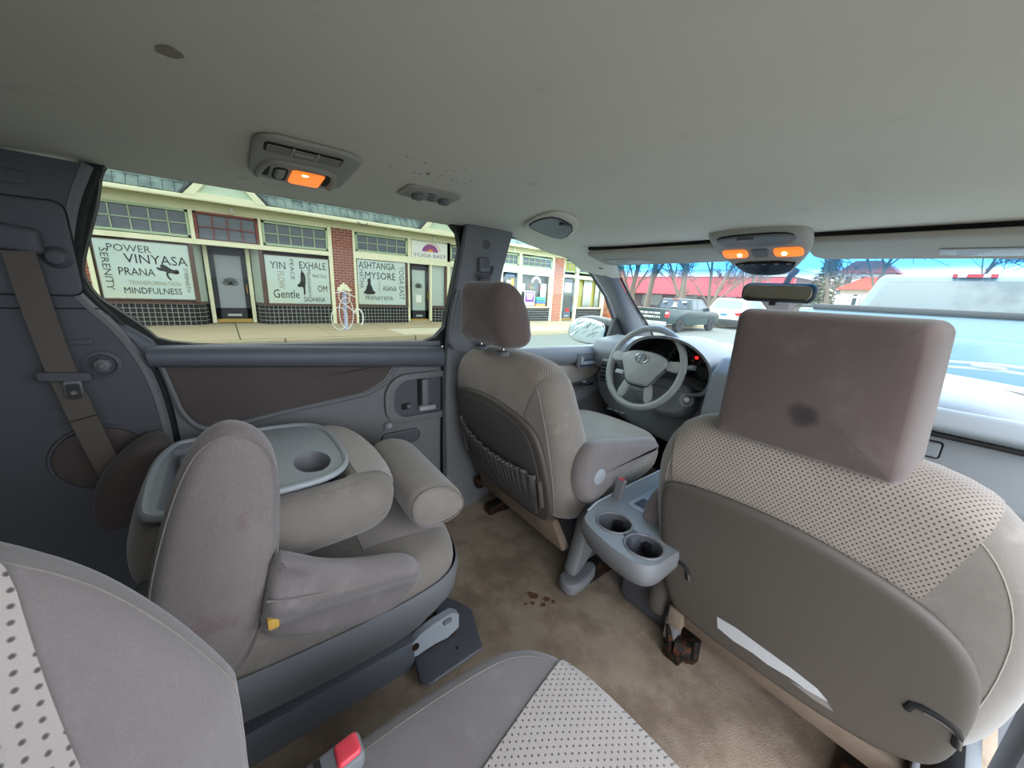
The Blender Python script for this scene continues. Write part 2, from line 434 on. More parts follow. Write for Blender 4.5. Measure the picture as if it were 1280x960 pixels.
# ground
m = MB().box((-400, -120, -.9), (400, 600, -.43)); m.build('floor', 'asphalt', kind='structure').name = 'ground'
bpy.data.objects['ground'].name = 'road'
props(bpy.data.objects['road'], 'pale grey asphalt street outside the van', None, None, 'structure')
walk = thing('sidewalk', 'wide tan concrete pavement in front of the shops', 'pavement', kind='structure')
slab = None; ys = -14.0; k = 0
while ys < 60:
    L = 1.85 if k % 2 == 0 else 1.7
    for (xa, xb, mt) in ((-12.6, -10.35, 'concrete'), (-10.33, -8.95, 'concrete' if not 3.3 < ys < 9 else 'concrete_new')):
        if ys < 30: MB().box((xa, ys, -.6), (xb, ys + L - .02, -.28 + random.uniform(-.004, .004))).build('paving_slab', mt, walk)
        else: slab = slab or MB(); slab.box((xa, ys, -.6), (xb, ys + L - .02, -.28))
    ys += L; k += 1
slab.build('far_slabs', 'concrete', walk, kind='stuff')
cb = thing('curb', 'concrete kerb along the far side of the street', 'kerb', kind='structure')
y = -14.0
while y < 60:
    MB().box((-8.93, y, -.6), (-8.75, y + 2.96, -.285)).build('kerb_stone', 'concrete', cb, bevel=.02); y += 3.0
lm = MB().box((-3.4, -30, -.435), (-3.28, 80, -.426)); props(lm.build('lane_marking', 'white_board'), 'white painted lane line on the street', None, None, 'structure')
for k_, (xa_, ya_) in enumerate(((-6.8, 8.6), (-6.6, 10.6), (-6.4, 13.2))): MB().box((xa_, ya_, -.435), (-.6, ya_ + .45, -.426)).build('crossing_stripe', 'white_board', kind='structure')

# ---- the shop building
B = thing('shop_building', 'long single-storey brick and cream shop row with slate-green tiled roof across the street', 'building', (FX, 6, -.28))
def bx(x0, x1, y0, y1, z0, z1, name, mt, par=None, bevel=0.0, label=None): return MB().box((min(x0, x1), y0, z0), (max(x0, x1), y1, z1)).build(name, mt, par or B, bevel=bevel, label=label)
bx(FX - 5, FX - 1.3, -14, 17.2, -.28, 4.2, 'rear_wall', 'shopfront_dark')
bx(FX - 5, FX - .3, -14, 17.2, 2.52, 2.76, 'lintel', 'cream_paint')
bx(FX - .3, FX - .02, -14, 17.2, 2.52, 2.74, 'frieze_board', 'cream_paint')
bx(FX - .3, FX + .42, -14, 17.2, 2.74, 2.79, 'soffit', 'soffit_green')
bx(FX + .34, FX + .46, -14, 17.2, 2.71, 2.81, 'gutter', 'cream_paint', bevel=.02)
def pier(y0, y1, mt='brick'):
    p = bx(FX - .35, FX - .03, y0, y1, -.28, 2.54, 'brick_pier', 'mortar')
    m = MB(); z = -.27; r = 0
    while z < 2.5:
        y = y0 + (0 if r % 2 == 0 else -.1); 
        while y < y1 - .01:
            a, b = max(y, y0), min(y + .180, y1)
            if b - a > .03: m.box((FX - .04, a, z), (FX - .005 + random.uniform(-.003, .004), b, z + .058))
            y += .207
        z += .079; r += 1
    m.build('brickwork', mt, p, kind='stuff')
for a, b, mt in ((-14, -2.3, 'brick'), (2.76, 3.36, 'brick'), (8.35, 9.1, 'brick_orange'), (12.02, 12.66, 'brick_orange'), (15.75, 17.2, 'brick_orange')): pier(a, b, mt)
def post(y0, y1, z0=-.28, z1=2.54, mt='cream_paint', x1=0.03): bx(FX - .12, FX + x1, y0, y1, z0, z1, 'trim_post', mt)
for a, b in ((-2.3, -2.22), (2.66, 2.76), (3.36, 3.43), (6.62, 6.74), (8.27, 8.35), (9.1, 9.16), (9.98, 10.12), (11.9, 12.02), (12.66, 12.70), (13.52, 13.68), (15.62, 15.75)): post(a, b)
for a, b in ((-.29, -.20), (.62, .71)): bx(FX - .50, FX - .40, a, b, -.26, 1.78, 'door_jamb', 'cream_paint')
for a, b in ((5.12, 5.19), (5.95, 6.02)): post(a, b, z1=1.8, x1=.0)
def rail(y0, y1, z0, z1): bx(FX - .14, FX + .02, y0, y1, z0, z1, 'cream_rail', 'cream_paint')
for a, b in ((-2.3, 2.76), (3.36, 8.35), (9.1, 12.02), (12.66, 15.75)): rail(a, b, 1.74, 1.86)
rail(3.43, 8.35, 1.86, 1.95); rail(9.1, 12.02, 1.86, 2.02)
def transom(y0, y1, z0, z1, nc, fr, label=None, nr=2, bw=.055, back='transom_dark'):
    w_ = MB()
    for q in ((y0, y0 + bw, z0, z1), (y1 - bw, y1, z0, z1), (y0, y1, z0, z0 + bw), (y0, y1, z1 - bw, z1)): w_.box((FX - .1, q[0], q[2]), (FX, q[1], q[3]))
    cw = (y1 - y0 - 2 * bw) / nc; chh = (z1 - z0 - 2 * bw) / nr
    for i in range(1, nc): w_.box((FX - .07, y0 + bw + i * cw - .011, z0 + bw), (FX - .015, y0 + bw + i * cw + .011, z1 - bw))
    for j in range(1, nr): w_.box((FX - .07, y0 + bw, z0 + bw + j * chh - .011), (FX - .015, y1 - bw, z0 + bw + j * chh + .011))
    f = w_.build('transom_window', fr, B, label=label)
    for i in range(nc):
        for j in range(nr):
            MB().box((FX - .06, y0 + bw + i * cw + .011, z0 + bw + j * chh + .011), (FX - .05, y0 + bw + (i + 1) * cw - .011, z0 + bw + (j + 1) * chh - .011)).build('pane', back, f)
transom(-2.2, -.46, 1.88, 2.52, 5, 'sage_paint'); transom(-.36, .95, 1.82, 2.52, 4, 'oxblood_paint', 'dark red framed transom window')
transom(1.04, 2.66, 1.88, 2.50, 5, 'sage_paint'); transom(3.45, 5.12, 1.96, 2.50, 5, 'sage_paint')
transom(6.76, 8.25, 1.98, 2.48, 5, 'sage_paint'); transom(9.17, 9.96, 2.03, 2.48, 3, 'sage_paint'); transom(10.14, 11.88, 2.03, 2.45, 5, 'sage_paint')
transom(12.7, 13.5, 1.98, 2.45, 3, 'sage_paint', back='interior_yellow'); transom(13.7, 15.6, 1.98, 2.45, 5, 'sage_paint')
post(-.45, -.37, 1.8, 2.54); post(.96, 1.03, 1.8, 2.54); post(5.13, 5.25, 1.9, 2.54); post(6.62, 6.76, 1.9, 2.54)
def bulkhead(pts):
    """tiled stall riser under a window; pts = plan line of (x offset, y)"""
    root = None
    for (xa, ya), (xb, yb) in zip(pts[:-1], pts[1:]):
        d = Vector((xb - xa, yb - ya)); L = d.length; d /= L; nrm = Vector((d.y, -d.x))
        def Q(s, o, z): return (FX + xa + d.x * s + nrm.x * o, ya + d.y * s + nrm.y * o, z)
        def bq(m, s0, s1, o0, o1, z0, z1):
            m.add([Q(s0, o0, z0), Q(s1, o0, z0), Q(s1, o1, z0), Q(s0, o1, z0), Q(s0, o0, z1), Q(s1, o0, z1), Q(s1, o1, z1), Q(s0, o1, z1)],
                  [(0, 3, 2, 1), (4, 5, 6, 7), (0, 1, 5, 4), (1, 2, 6, 5), (2, 3, 7, 6), (3, 0, 4, 7)])
        m = MB(); bq(m, 0, L, -.15, -.012, -.28, .26)
        if root is None: root = m.build('stall_riser', 'grout', B)
        else: m.build('riser_backing', 'grout', root)
        t = MB(); nn = max(1, round(L / .108)); cw = L / nn
        for i in range(nn):
            for j in range(5): bq(t, i * cw + .009, (i + 1) * cw - .009, -.02, 0, -.27 + j * .106, -.27 + j * .106 + .09)
        t.build('tiles', 'black_tile', root, kind='stuff')
        s = MB(); bq(s, 0, L, -.16, .035, .26, .315); s.build('sill', 'brown_paint', root)
bulkhead([(0, -2.22), (0, -.62), (-.16, -.42), (-.45, -.33)]); bulkhead([(-.45, .73), (-.16, .82), (0, 1.0), (0, 2.66)])
bulkhead([(0, 3.43), (0, 5.12)]); bulkhead([(-.1, 6.05), (0, 6.3), (0, 8.27)]); bulkhead([(0, 10.14), (0, 11.9)]); bulkhead([(0, 13.7), (0, 15.62)])
# splayed side glass beside the first door
for (xa, ya, xb, yb) in ((-.02, -.5, -.45, -.33), (-.45, .73, -.02, .92)):
    MB().prism([(xa, ya), (xb, yb), (xb - .02, yb + .01), (xa - .02, ya + .01)], lambda a, b: (FX + a, b, .31), lambda a, b: (FX + a, b, 1.74)).build('side_glass', 'frost_green', B)
bx(FX - .08, FX + .02, -.55, -.46, .31, 1.74, 'mullion', 'brown_paint'); bx(FX - .08, FX + .02, .90, .99, .31, 1.74, 'mullion', 'brown_paint')
bx(FX - .08, FX + .02, 5.05, 5.12, .31, 1.74, 'mullion', 'brown_paint')
def door(y0, y1, x, fr, glass_m, z0=-.2, z1=1.66, name='shop_door', deep=True):
    d = MB()
    b = .12
    for q in ((y0, y0 + b, z0, z1), (y1 - b, y1, z0, z1), (y0, y1, z0 + .02, z0 + .34), (y0, y1, z1 - b, z1)): d.box((x - .05, q[0], q[2]), (x, q[1], q[3]))
    o = d.build(name, fr, B)
    MB().box((x - .04, y0 + b, z0 + .34), (x - .03, y1 - b, z1 - b)).build('door_glass', glass_m, o)
    MB().box((x, y0 + .25, z0 + .12), (x + .012, y1 - .25, z0 + .18)).build('letter_slot', 'hub', o)
    MB().box((x, y0 + .02, z0 - .06), (x + .01, y1 - .02, z0 + .04)).build('kick_plate', 'brass', o)
    h = MB().tube([(x, y1 - .06, .55), (x + .06, y1 - .06, .57), (x + .06, y1 - .06, .78), (x, y1 - .06, .8)], .012, 6); h.build('door_handle', 'brass', o)
    return o
def lotus(x, yc, zc, s, par):
    m = MB()
    for a in (-75, -45, -15, 15, 45, 75):
        t = radians(a); pts = []
        for k in range(7):
            u = k / 6; wv = .16 * s * sin(pi * u); L = .62 * s * u
            pts.append((L * sin(t) + wv * cos(t), L * cos(t) - wv * sin(t)))
        for k in range(5, 0, -1):
            u = k / 6; wv = -.16 * s * sin(pi * u); L = .62 * s * u
            pts.append((L * sin(t) + wv * cos(t), L * cos(t) - wv * sin(t)))
        m.tube([(x, yc + p, zc + q) for p, q in pts + pts[:1]], .008, 4)
    m.build('flower_emblem', 'ink', par)
d1 = door(-.2, .62, FX - .45, 'navy_paint', 'frost'); lotus(FX - .47, .21, .78, .3, d1)
d2 = door(5.2, 5.94, FX - .12, 'navy_paint', 'frost_green'); lotus(FX - .14, 5.57, .95, .24, d2)
MB().box((FX - .15, 5.47, .42), (FX - .14, 5.67, .68)).build('notice', 'white_board', d2)
bx(FX - 1.2, FX - .5, -.3, .7, -.28, -.24, 'step', 'concrete'); bx(FX - 1.2, FX, 5.15, 6.0, -.28, -.22, 'step', 'concrete')
bx(FX - .1, FX - .08, 6.05, 6.55, .31, 1.74, 'side_glass', 'frost_green'); bx(FX - .08, FX, 6.55, 6.62, .31, 1.74, 'mullion', 'brown_paint'); bx(FX - .1, FX - .08, 6.62, 8.27, .31, 1.74, 'side_glass', 'frost_green')
d3 = door(9.18, 9.96, FX - .05, 'slate_paint', 'shopfront_dark')
for q in ((9.42, 9.54, 1.3, 1.42), (9.56, 9.68, 1.3, 1.42), (9.5, 9.68, .75, 1.15), (9.7, 9.84, .65, .95), (9.66, 9.82, 1.05, 1.5)):
    MB().box((FX - .078, q[0], q[2]), (FX - .07, q[1], q[3])).build('notice', 'white_board' if q[0] != 9.66 else 'orange_paint', d3)
d4 = door(12.72, 13.5, FX - .05, 'slate_paint', 'shopfront_dark'); MB().box((FX - .078, 12.86, 1.05), (FX - .07, 13.36, 1.5)).build('door_blind', 'frost_green', d4)
MB().box((FX - .078, 13.05, .0), (FX - .07, 13.3, .3)).build('red_notice', 'tail_red', d4)
# display windows
def dwin(y0, y1, name='display_window', mt='shopfront_dark'):
    f = MB()
    for q in ((y0, y0 + .06, .31, 1.76), (y1 - .06, y1, .31, 1.76), (y0, y1, .31, .37), (y0, y1, 1.70, 1.76)): f.box((FX - .1, q[0], q[2]), (FX, q[1], q[3]))
    o = f.build(name, 'cream_paint', B); MB().box((FX - .3, y0, .31), (FX - .28, y1, 1.76)).build('dark_interior', mt, o); return o
w4 = dwin(10.14, 11.9); w5 = dwin(13.7, 15.62, mt='interior_yellow')
for a, b in ((13.75, 13.95), (14.35, 14.95), (15.25, 15.55)):
    m = MB(); m.grid(12, 1, lambda u, v, a=a, b=b: (FX - .2 + .02 * sin(u * 40), a + (b - a) * u, .37 + 1.36 * v)); m.build('curtain', 'curtain_white', w5, solid=.01)
m = MB(); m.grid(8, 6, lambda u, v: (FX - .2, 11.45 + .38 * u + .0 * v, .37 + 1.0 * v)); m.build('curtain', 'curtain_white', w4, solid=.01)
pst = thing('poster', 'purple and white poster taped in the shop window beside the green-blue box', 'poster', (FX - .05, 10.75, .7))
MB().box((FX - .06, 10.42, .4), (FX - .05, 11.02, 1.02)).build('sheet', 'white_board', pst); MB().box((FX - .05, 10.46, .55), (FX - .045, 10.98, .98)).build('purple_print', 'purple', pst)
m = MB()
for r in range(3):
    for q in range(7 - r): m.box((FX - .045, 10.5 + q * .065 + r * .03, .86 - r * .1), (FX - .04, 10.54 + q * .065 + r * .03, .93 - r * .1))
m.build('printed_marks', 'white_board', pst)
for nm, z0, z1, mt, lb in (('plastic_tub', .64, .78, 'teal_plastic', 'teal-green tub at the top of the stack in the shop window'), ('storage_box', .5, .63, 'blue_plastic', 'blue box in the middle of the stack in the shop window'), ('cardboard_box', .34, .49, 'box_orange', 'orange box at the bottom of the stack in the shop window')):
    o = MB().box((FX - .26, 11.12, z0), (FX - .03, 11.66, z1)).build(nm, mt, bevel=.01); props(o, lb, 'box')
# arch sign of the fourth window (white arc with scattered coloured letters)
arc = thing('window_decal', 'white arched decal with small coloured dots on the shop window', 'decal', (FX, 11.0, 1.4))
m = MB()
for rr in (.2, .26): m.tube([(FX - .02, 11.02 + rr * cos(a), 1.38 + rr * sin(a)) for a in [pi * k / 12 for k in range(13)]], .02, 5)
m.build('arch', 'white_board', arc)
for k, mt in enumerate(('tail_red', 'orange_paint', 'teal_plastic', 'blue_plastic', 'purple', 'tail_red', 'yellow')):
    MB().box((FX - .03, 10.6 + k * .13, 1.16 + .05 * cos(k * 2.1)), (FX - .02, 10.66 + k * .13, 1.23 + .05 * cos(k * 2.1))).build('dot', mt, arc)
MB().box((FX - .05, 10.2, 1.0), (FX - .04, 10.4, 1.32)).build('notice', 'white_board', arc)
# vinyl signs in the windows
def vsign(y0, y1, z0, z1, label, words, fig, name='window_sign'):
    s = thing(name, label, 'sign', (FX, (y0 + y1) / 2, z0))
    MB().box((FX - .06, y0, z0), (FX - .01, y1, z1)).build('panel', 'film_white', s)
    f = MB(); b = .025
    for q in ((y0 - b, y0, z0 - .04, z1), (y1, y1 + b, z0 - .04, z1), (y0, y1, z1, z1 + b), (y0, y1, z0 - .04, z0)): f.box((FX - .08, q[0], q[2]), (FX + .0, q[1], q[3]))
    f.build('frame', 'brown_paint', s)
    W, H = y1 - y0, z1 - z0
    for t, u0, u1, v0, v1, vert, mt in words:
        text(t, y0 + u0 * W, y0 + u1 * W, z1 - v1 * H, z1 - v0 * H, FX - .005, mt, s, vert)
    for poly in fig:
        p = smooth([(y0 + u * W, z1 - v * H) for u, v in poly], 1)
        MB().prism(p, lambda a, b: (FX - .009, a, b), lambda a, b: (FX - .003, a, b)).build('figure_silhouette', 'ink', s)
    return s
crow = [[(.60, .42), (.66, .44), (.64, .39), (.70, .37), (.76, .44), (.82, .48), (.85, .49), (.85, .53), (.81, .54), (.77, .52), (.73, .53), (.70, .50), (.62, .48)], [(.705, .50), (.73, .51), (.725, .58), (.76, .64), (.745, .66), (.705, .60)], [(.80, .46), (.84, .45), (.86, .49), (.84, .53), (.80, .52)]]
tree_ = [[(.545, .22), (.56, .30), (.60, .36), (.60, .52), (.585, .60), (.58, .80), (.55, .80), (.555, .62), (.48, .64), (.45, .60), (.52, .52), (.52, .38), (.54, .30)], [(.53, .31), (.57, .31), (.57, .38), (.53, .38)]]
lotusfig = [[(.20, .52), (.25, .52), (.28, .60), (.30, .68), (.36, .73), (.30, .77), (.15, .77), (.09, .73), (.15, .68), (.17, .60)], [(.195, .41), (.255, .41), (.262, .49), (.24, .56), (.21, .56), (.188, .49)]]
I, G2, M2 = 'ink', 'ink_gold', 'ink_mid'
vsign(-2.17, -.56, .37, 1.68, 'pale window sign with many dark words and an arm-balancing figure, leftmost of the shop windows',
      [('POWER', .13, .58, .07, .19, False, M2), ('VINYASA', .28, .97, .22, .38, False, I), ('PRANA', .2, .58, .46, .59, False, I), ('TRANSFORMATION', .28, .85, .68, .75, False, G2),
       ('MINDFULNESS', .22, .85, .80, .91, False, I), ('SERENITY', .05, .13, .15, .86, True, M2), ('STRENGTH', .91, .955, .42, .86, True, M2)], crow)
vsign(1.02, 2.63, .31, 1.62, 'pale window sign with words and a standing tree-pose figure, left of the first brick pier',
      [('YIN', .07, .30, .12, .27, False, M2), ('EXHALE', .52, .95, .08, .23, False, I), ('PEACE', .37, .43, .05, .48, True, M2), ('FLOW', .17, .27, .32, .68, True, G2), ('Gentle', .08, .48, .70, .88, False, I),
       ('Meditation', .63, .69, .25, .82, True, M2), ('PRACTICE', .72, .95, .34, .41, False, M2), ('OM', .79, .95, .58, .72, False, I), ('SADHANA', .55, .90, .84, .95, False, I)], tree_)
vsign(3.46, 5.03, .33, 1.72, 'pale window sign with words and a cross-legged figure, right of the first brick pier',
      [('ASHTANGA', .03, .78, .04, .19, False, I), ('MYSORE', .15, .78, .26, .42, False, I), ('YOGA EAST', .86, .97, .08, .88, True, M2), ('HATHA', .04, .12, .22, .64, True, M2),
       ('VINYASA', .41, .45, .44, .72, True, G2), ('ASANA', .5, .8, .56, .68, False, I), ('PRANAYAMA', .14, .72, .80, .90, False, M2)], lotusfig)
sg = thing('hanging_sign', 'white sign board with a purple half-sun emblem above the second door', 'sign', (FX, 5.95, 1.93))
MB().box((FX - .06, 5.27, 1.95), (FX + .02, 6.62, 2.5)).build('board', 'white_board', sg)
m = MB(); m.prism([(5.95 + .3 * cos(a), 2.17 + .24 * sin(a)) for a in [pi * k / 16 for k in range(17)]], lambda a, b: (FX + .02, a, b), lambda a, b: (FX + .026, a, b)); m.build('half_sun', 'purple', sg)
m = MB()
for k in range(9):
    a = pi * (k + .5) / 9; r0, r1 = .1, .26
    m.tube([(FX + .027, 5.95 + r0 * cos(a), 2.17 + .8 * r0 * sin(a)), (FX + .027, 5.95 + r1 * cos(a), 2.17 + .8 * r1 * sin(a))], .007, 4)
m.prism([(5.95 + .1 * cos(a), 2.17 + .08 * sin(a)) for a in [pi * k / 10 for k in range(11)]], lambda a, b: (FX + .026, a, b), lambda a, b: (FX + .03, a, b))
m.tube([(FX + .025, 5.99 + .34 * cos(a), 2.2 + .24 * sin(a)) for a in [pi * (k * .055 + .0) for k in range(13)]], .01, 4)
m.build('sun_rays', 'orange_paint', sg)
text('YOGA EAST', 5.32, 6.57, 1.98, 2.10, FX + .025, 'ink_mid', sg)
# roof
rf = MB(); SL = 1.15
def roofpt(y, s, h=0): return (FX + .38 - .75 * s - h * .0, y, 2.83 + SL * s + h)
rf.prism([(-14, 0), (17.2, 0), (17.2, 1.6), (-14, 1.6)], lambda a, b: roofpt(a, b, -.03), lambda a, b: roofpt(a, b, -.12)); rb = rf.build('roof_deck', 'lead', B)
t = MB()
for r in range(7):
    y = -14.0; s0 = r * .21
    while y < 17.2:
        wd = .2; pts = []
        for k in range(5):
            u = k / 4; pts.append((y + u * (wd - .008), .035 * sin(pi * u)))
        vs = []
        dz = random.uniform(-.008, .008)
        for q, h in pts: vs.append(roofpt(q, s0 - .02, h + .02 + dz))
        for q, h in pts: vs.append(roofpt(q, s0 + .21, h * .9 - .01 + dz))
        t.add(vs, [(k, k + 1, k + 6, k + 5) for k in range(4)] + [(0, 4, 3, 2, 1)]); y += wd
t.build('roof_tiles', 'roof_tile', B, kind='stuff')
def gable(yc, hw, hh):
    g = MB().prism([(yc - hw, 2.8), (yc + hw, 2.8), (yc, 2.8 + hh)], lambda a, b: (FX - .6, a, b), lambda a, b: (FX + .40, a, b)).build('gable', 'pale_green', B)
    m = MB()
    for sgn in (-1, 1):
        for (o0, o1, x1, mt) in ((0, .13, .47, 'cream_paint'),):
            m.prism([(yc + sgn * hw, 2.8), (yc, 2.8 + hh), (yc, 2.8 + hh - .18), (yc + sgn * (hw - .2), 2.8)], lambda a, b: (FX + .3, a, b), lambda a, b: (FX + .47, a, b))
    m.box((FX + .3, yc - hw + .05, 2.8), (FX + .46, yc + hw - .05, 2.88)); m.build('bargeboard', 'cream_paint', g)
    l = MB()
    for sgn in (-1, 1): l.tube([(FX + .43, yc + sgn * (hw + .03), 2.83), (FX + .43, yc, 2.83 + hh + .02)], .05, 6); l.tube([(FX - .3, yc + sgn * (hw - .1), 2.88), (FX + .4, yc + sgn * (hw + .02), 2.85)], .03, 5)
    l.build('lead_flashing', 'lead', g)
gable(.34, .82, .95); gable(6.25, .85, .95); gable(11.2, .8, .9); gable(16.2, .8, .9)
for k, (y, z) in enumerate(((.42, 2.58), (6.05, 2.56), (9.6, 2.56))):
    f = thing('flood_light', ['small white spotlight under the eaves above the dark red transom', 'small white spotlight under the eaves above the half-sun sign', 'small white spotlight under the eaves beyond the van pillar'][k], 'light', (FX + .1, y, z))
    MB().lathe([(.015, .08), (.03, .07), (.06, -.02), (.06, -.03)], (FX + .12, y, z + .02)).build('lamp_head', 'white_paint', f); MB().tube([(FX - .02, y, z + .14), (FX + .12, y, z + .14), (FX + .12, y, z + .08)], .01, 5).build('bracket', 'white_paint', f)
# power lines of the wall fitting
cl = MB(); cl.tube([(FX + .45, 3.4, 2.76), (FX + .5, 3.55, 2.66), (FX + .48, 3.7, 2.74)], .012, 5); props(cl.build('cable_bracket', 'trim_black'), 'small dark cable bracket on the gutter above the brick pier', 'bracket')
# pavement things
hy = thing('street_post', 'pale lilac post with wavy cream cap and looped tubing in front of the brick pier', 'post', (-10.3, 2.62, -.28))
MB().lathe([(.085, 0), (.06, .04), (.05, .1), (.05, 1.0), (.055, 1.02)], (-10.3, 2.62, -.28)).build('post', 'pale_blue_metal', hy)
MB().prism([(-.17, 0), (.17, 0), (.165, .05), (.12, .07), (.13, .11), (.08, .13), (.07, .18), (.02, .17), (0, .22), (-.03, .17), (-.08, .17), (-.09, .11), (-.14, .10)], lambda a, b: (-10.36, 2.62 + a, .76 + b), lambda a, b: (-10.24, 2.62 + a, .76 + b)).build('wavy_cap', 'cream_paint', hy)
bk = thing('bicycle_rack', 'white looped tube bicycle rack around the lilac post', 'rack', (-10.3, 2.62, -.28))
m = MB()
def ell(cy, cz, ry, rz, x, a0=0, a1=2 * pi, k=20): return [(x, cy + ry * cos(a0 + (a1 - a0) * i / k), cz + rz * sin(a0 + (a1 - a0) * i / k)) for i in range(k + 1)]
m.tube(ell(2.44, .03, .2, .3, -10.22), .013, 5); m.tube(ell(2.62, .18, .18, .42, -10.2), .012, 5); m.tube(ell(2.93, .05, .13, .24, -10.22, -1.0, 2.6), .022, 5); m.tube(ell(2.6, .62, .14, .2, -10.22), .012, 5)
m.tube([(-10.2, 2.35, .7), (-10.2, 2.55, .75), (-10.2, 2.9, .6)], .014, 5); m.tube([(-10.2, 2.55, .45), (-10.2, 2.95, .1)], .014, 5)
m.build('looped_tubes', 'white_paint', bk)
pt = thing('potted_plant', 'terracotta pot with a small green shrub by the far brick corner', 'plant', (-11.6, 15.9, -.28))
MB().lathe([(.16, 0), (.24, .36), (.27, .36), (.27, .42), (.22, .42), (.2, .38)], (-11.6, 15.9, -.28)).build('pot', 'terracotta', pt)
m = MB()
for k in range(60):
    a, e, r = random.uniform(0, 6.28), random.uniform(.2, 1.5), random.uniform(.1, .42); c = Vector((-11.6 + r * cos(a) * cos(e), 15.95 + r * sin(a) * cos(e), .15 + r * sin(e) * 1.3)); d = Vector((random.uniform(-1, 1), random.uniform(-1, 1), random.uniform(0, 1))).normalized() * .07; s2 = d.orthogonal().normalized() * .03
    m.add([c - d, c + s2, c + d, c - s2], [(0, 1, 2, 3)])
m.build('foliage', 'leaf', pt, kind='stuff')

# ---- vehicles in the street
def wheel(par, x, y, z, r, out):
    t = MB().lathe([(r * .6, -.1), (r * .95, -.1), (r, -.06), (r, .06), (r * .95, .1), (r * .6, .1)], (x, y, z), (1, 0, 0), 20).build('wheel', 'tyre', par)
    MB().lathe([(r * .62, -.02), (r * .62, .085), (r * .5, .06), (r * .2, .07), (r * .15, .1), (.01, .1)], (x, y, z), (out, 0, 0), 12).build('hub_cap', 'hub', t)
    m = MB()
    for k in range(5): a = 2 * pi * k / 5; m.box((x + out * .075 - .01, y + r * .42 * cos(a) - .02, z + r * .42 * sin(a) - .02), (x + out * .075 + .012, y + r * .42 * cos(a) + .02, z + r * .42 * sin(a) + .02))
    m.build('spokes', 'trim_black', t)
def sidebody(par, prof, xc, hw, name, mt, hwf=None, bevel=.05):
    f = hwf or (lambda z: hw)
    return MB().prism(prof, lambda y, z: (xc - f(z), y, z), lambda y, z: (xc + f(z), y, z)).build(name, mt, par, bevel=bevel)
G0 = -.43
def pickup(x, y, label):
    T = thing('pickup_truck', label, 'truck', (x, y, G0)); zb = G0 + .38
    Y = lambda v: y + v
    body = [(Y(0), zb), (Y(0), zb + .62), (Y(1.75), zb + .60), (Y(1.78), zb + .58), (Y(3.6), zb + .58), (Y(4.5), zb + .50), (Y(4.75), zb + .36), (Y(4.78), zb), (Y(4.35), zb - .06), (Y(4.25), zb + .16), (Y(4.0), zb + .3), (Y(3.7), zb + .16), (Y(3.6), zb - .08), (Y(1.45), zb - .08), (Y(1.35), zb + .16), (Y(1.05), zb + .3), (Y(.75), zb + .16), (Y(.68), zb)]
    sidebody(T, body, x, .86, 'body', 'truck_green', bevel=.03)
    cab = [(Y(1.78), zb + .55), (Y(1.98), zb + 1.04), (Y(2.1), zb + 1.08), (Y(3.0), zb + 1.08), (Y(3.15), zb + 1.04), (Y(3.7), zb + .56)]
    tw = lambda z: .84 - .22 * max(0, z - zb - .5)
    c = sidebody(T, cab, x, .8, 'cab', 'truck_green', tw, .04)
    for s in (-1, 1):
        for poly in ([(Y(2.08), zb + .62), (Y(2.1), zb + 1.0), (Y(2.45), zb + 1.0), (Y(2.45), zb + .62)], [(Y(2.52), zb + .62), (Y(2.52), zb + 1.0), (Y(2.95), zb + 1.0), (Y(3.5), zb + .62)]):
            MB().prism(poly, lambda a, b: (x + s * (tw(b) + .004), a, b), lambda a, b: (x + s * (tw(b) - .02), a, b)).build('side_window', 'car_glass', c)
        MB().box((x + s * .87 - .05, Y(3.3), zb + .55), (x + s * .98 + .0, Y(3.38), zb + .72)).build('door_mirror', 'truck_green', T, bevel=.02)
        MB().box((x + s * .78 - .07, Y(-.02), zb + .28), (x + s * .78 + .085, Y(.06), zb + .52)).build('tail_lamp', 'tail_red', T)
        MB().box((x + s * .78 - .06, Y(-.03), zb + .42), (x + s * .78 + .07, Y(.0), zb + .5)).build('reverse_lamp', 'white_paint', T)
    MB().prism([(-.68, zb + .62), (.68, zb + .62), (.62, zb + 1.0), (-.62, zb + 1.0)], lambda a, b: (x + a, Y(1.76 + .2 * (b - zb - .58) / .45), b), lambda a, b: (x + a, Y(1.8 + .2 * (b - zb - .58) / .45), b)).build('rear_window', 'car_glass', c)
    m = MB()
    for (a, b, w2, h2) in ((-.5, .88, .1, .06), (-.05, .7, .26, .05), (.02, .76, .12, .14), (.42, .9, .14, .07)): m.box((x + a, Y(1.76), zb + b), (x + a + w2, Y(1.93), zb + b + h2))
    m.build('window_stickers', 'white_board', c)
    MB().box((x - .14, Y(1.93), zb + 1.03), (x + .14, Y(1.97), zb + 1.06)).build('brake_lamp', 'tail_red', c)
    MB().box((x - .82, Y(-.14), zb - .1), (x + .82, Y(.02), zb + .1)).build('rear_bumper', 'bumper_chrome', T, bevel=.02)
    m = MB(); random.seed(3)
    for r in range(2):
        for q in range(11): m.box((x - .58 + q * .1, Y(-.012), zb + .38 - r * .16 + random.uniform(0, .02)), (x - .58 + q * .1 + random.uniform(.04, .075), Y(-.002), zb + .47 - r * .16))
    m.build('tailgate_marks', 'white_board', T)
    for s in (-1, 1):
        for yy in (1.05, 4.0): wheel(T, x + s * .78, Y(yy), G0 + .33, .33, s)
    return T
pickup(-8.55, 14.7, 'dark green pickup truck with tailgate decals seen past the steering wheel')
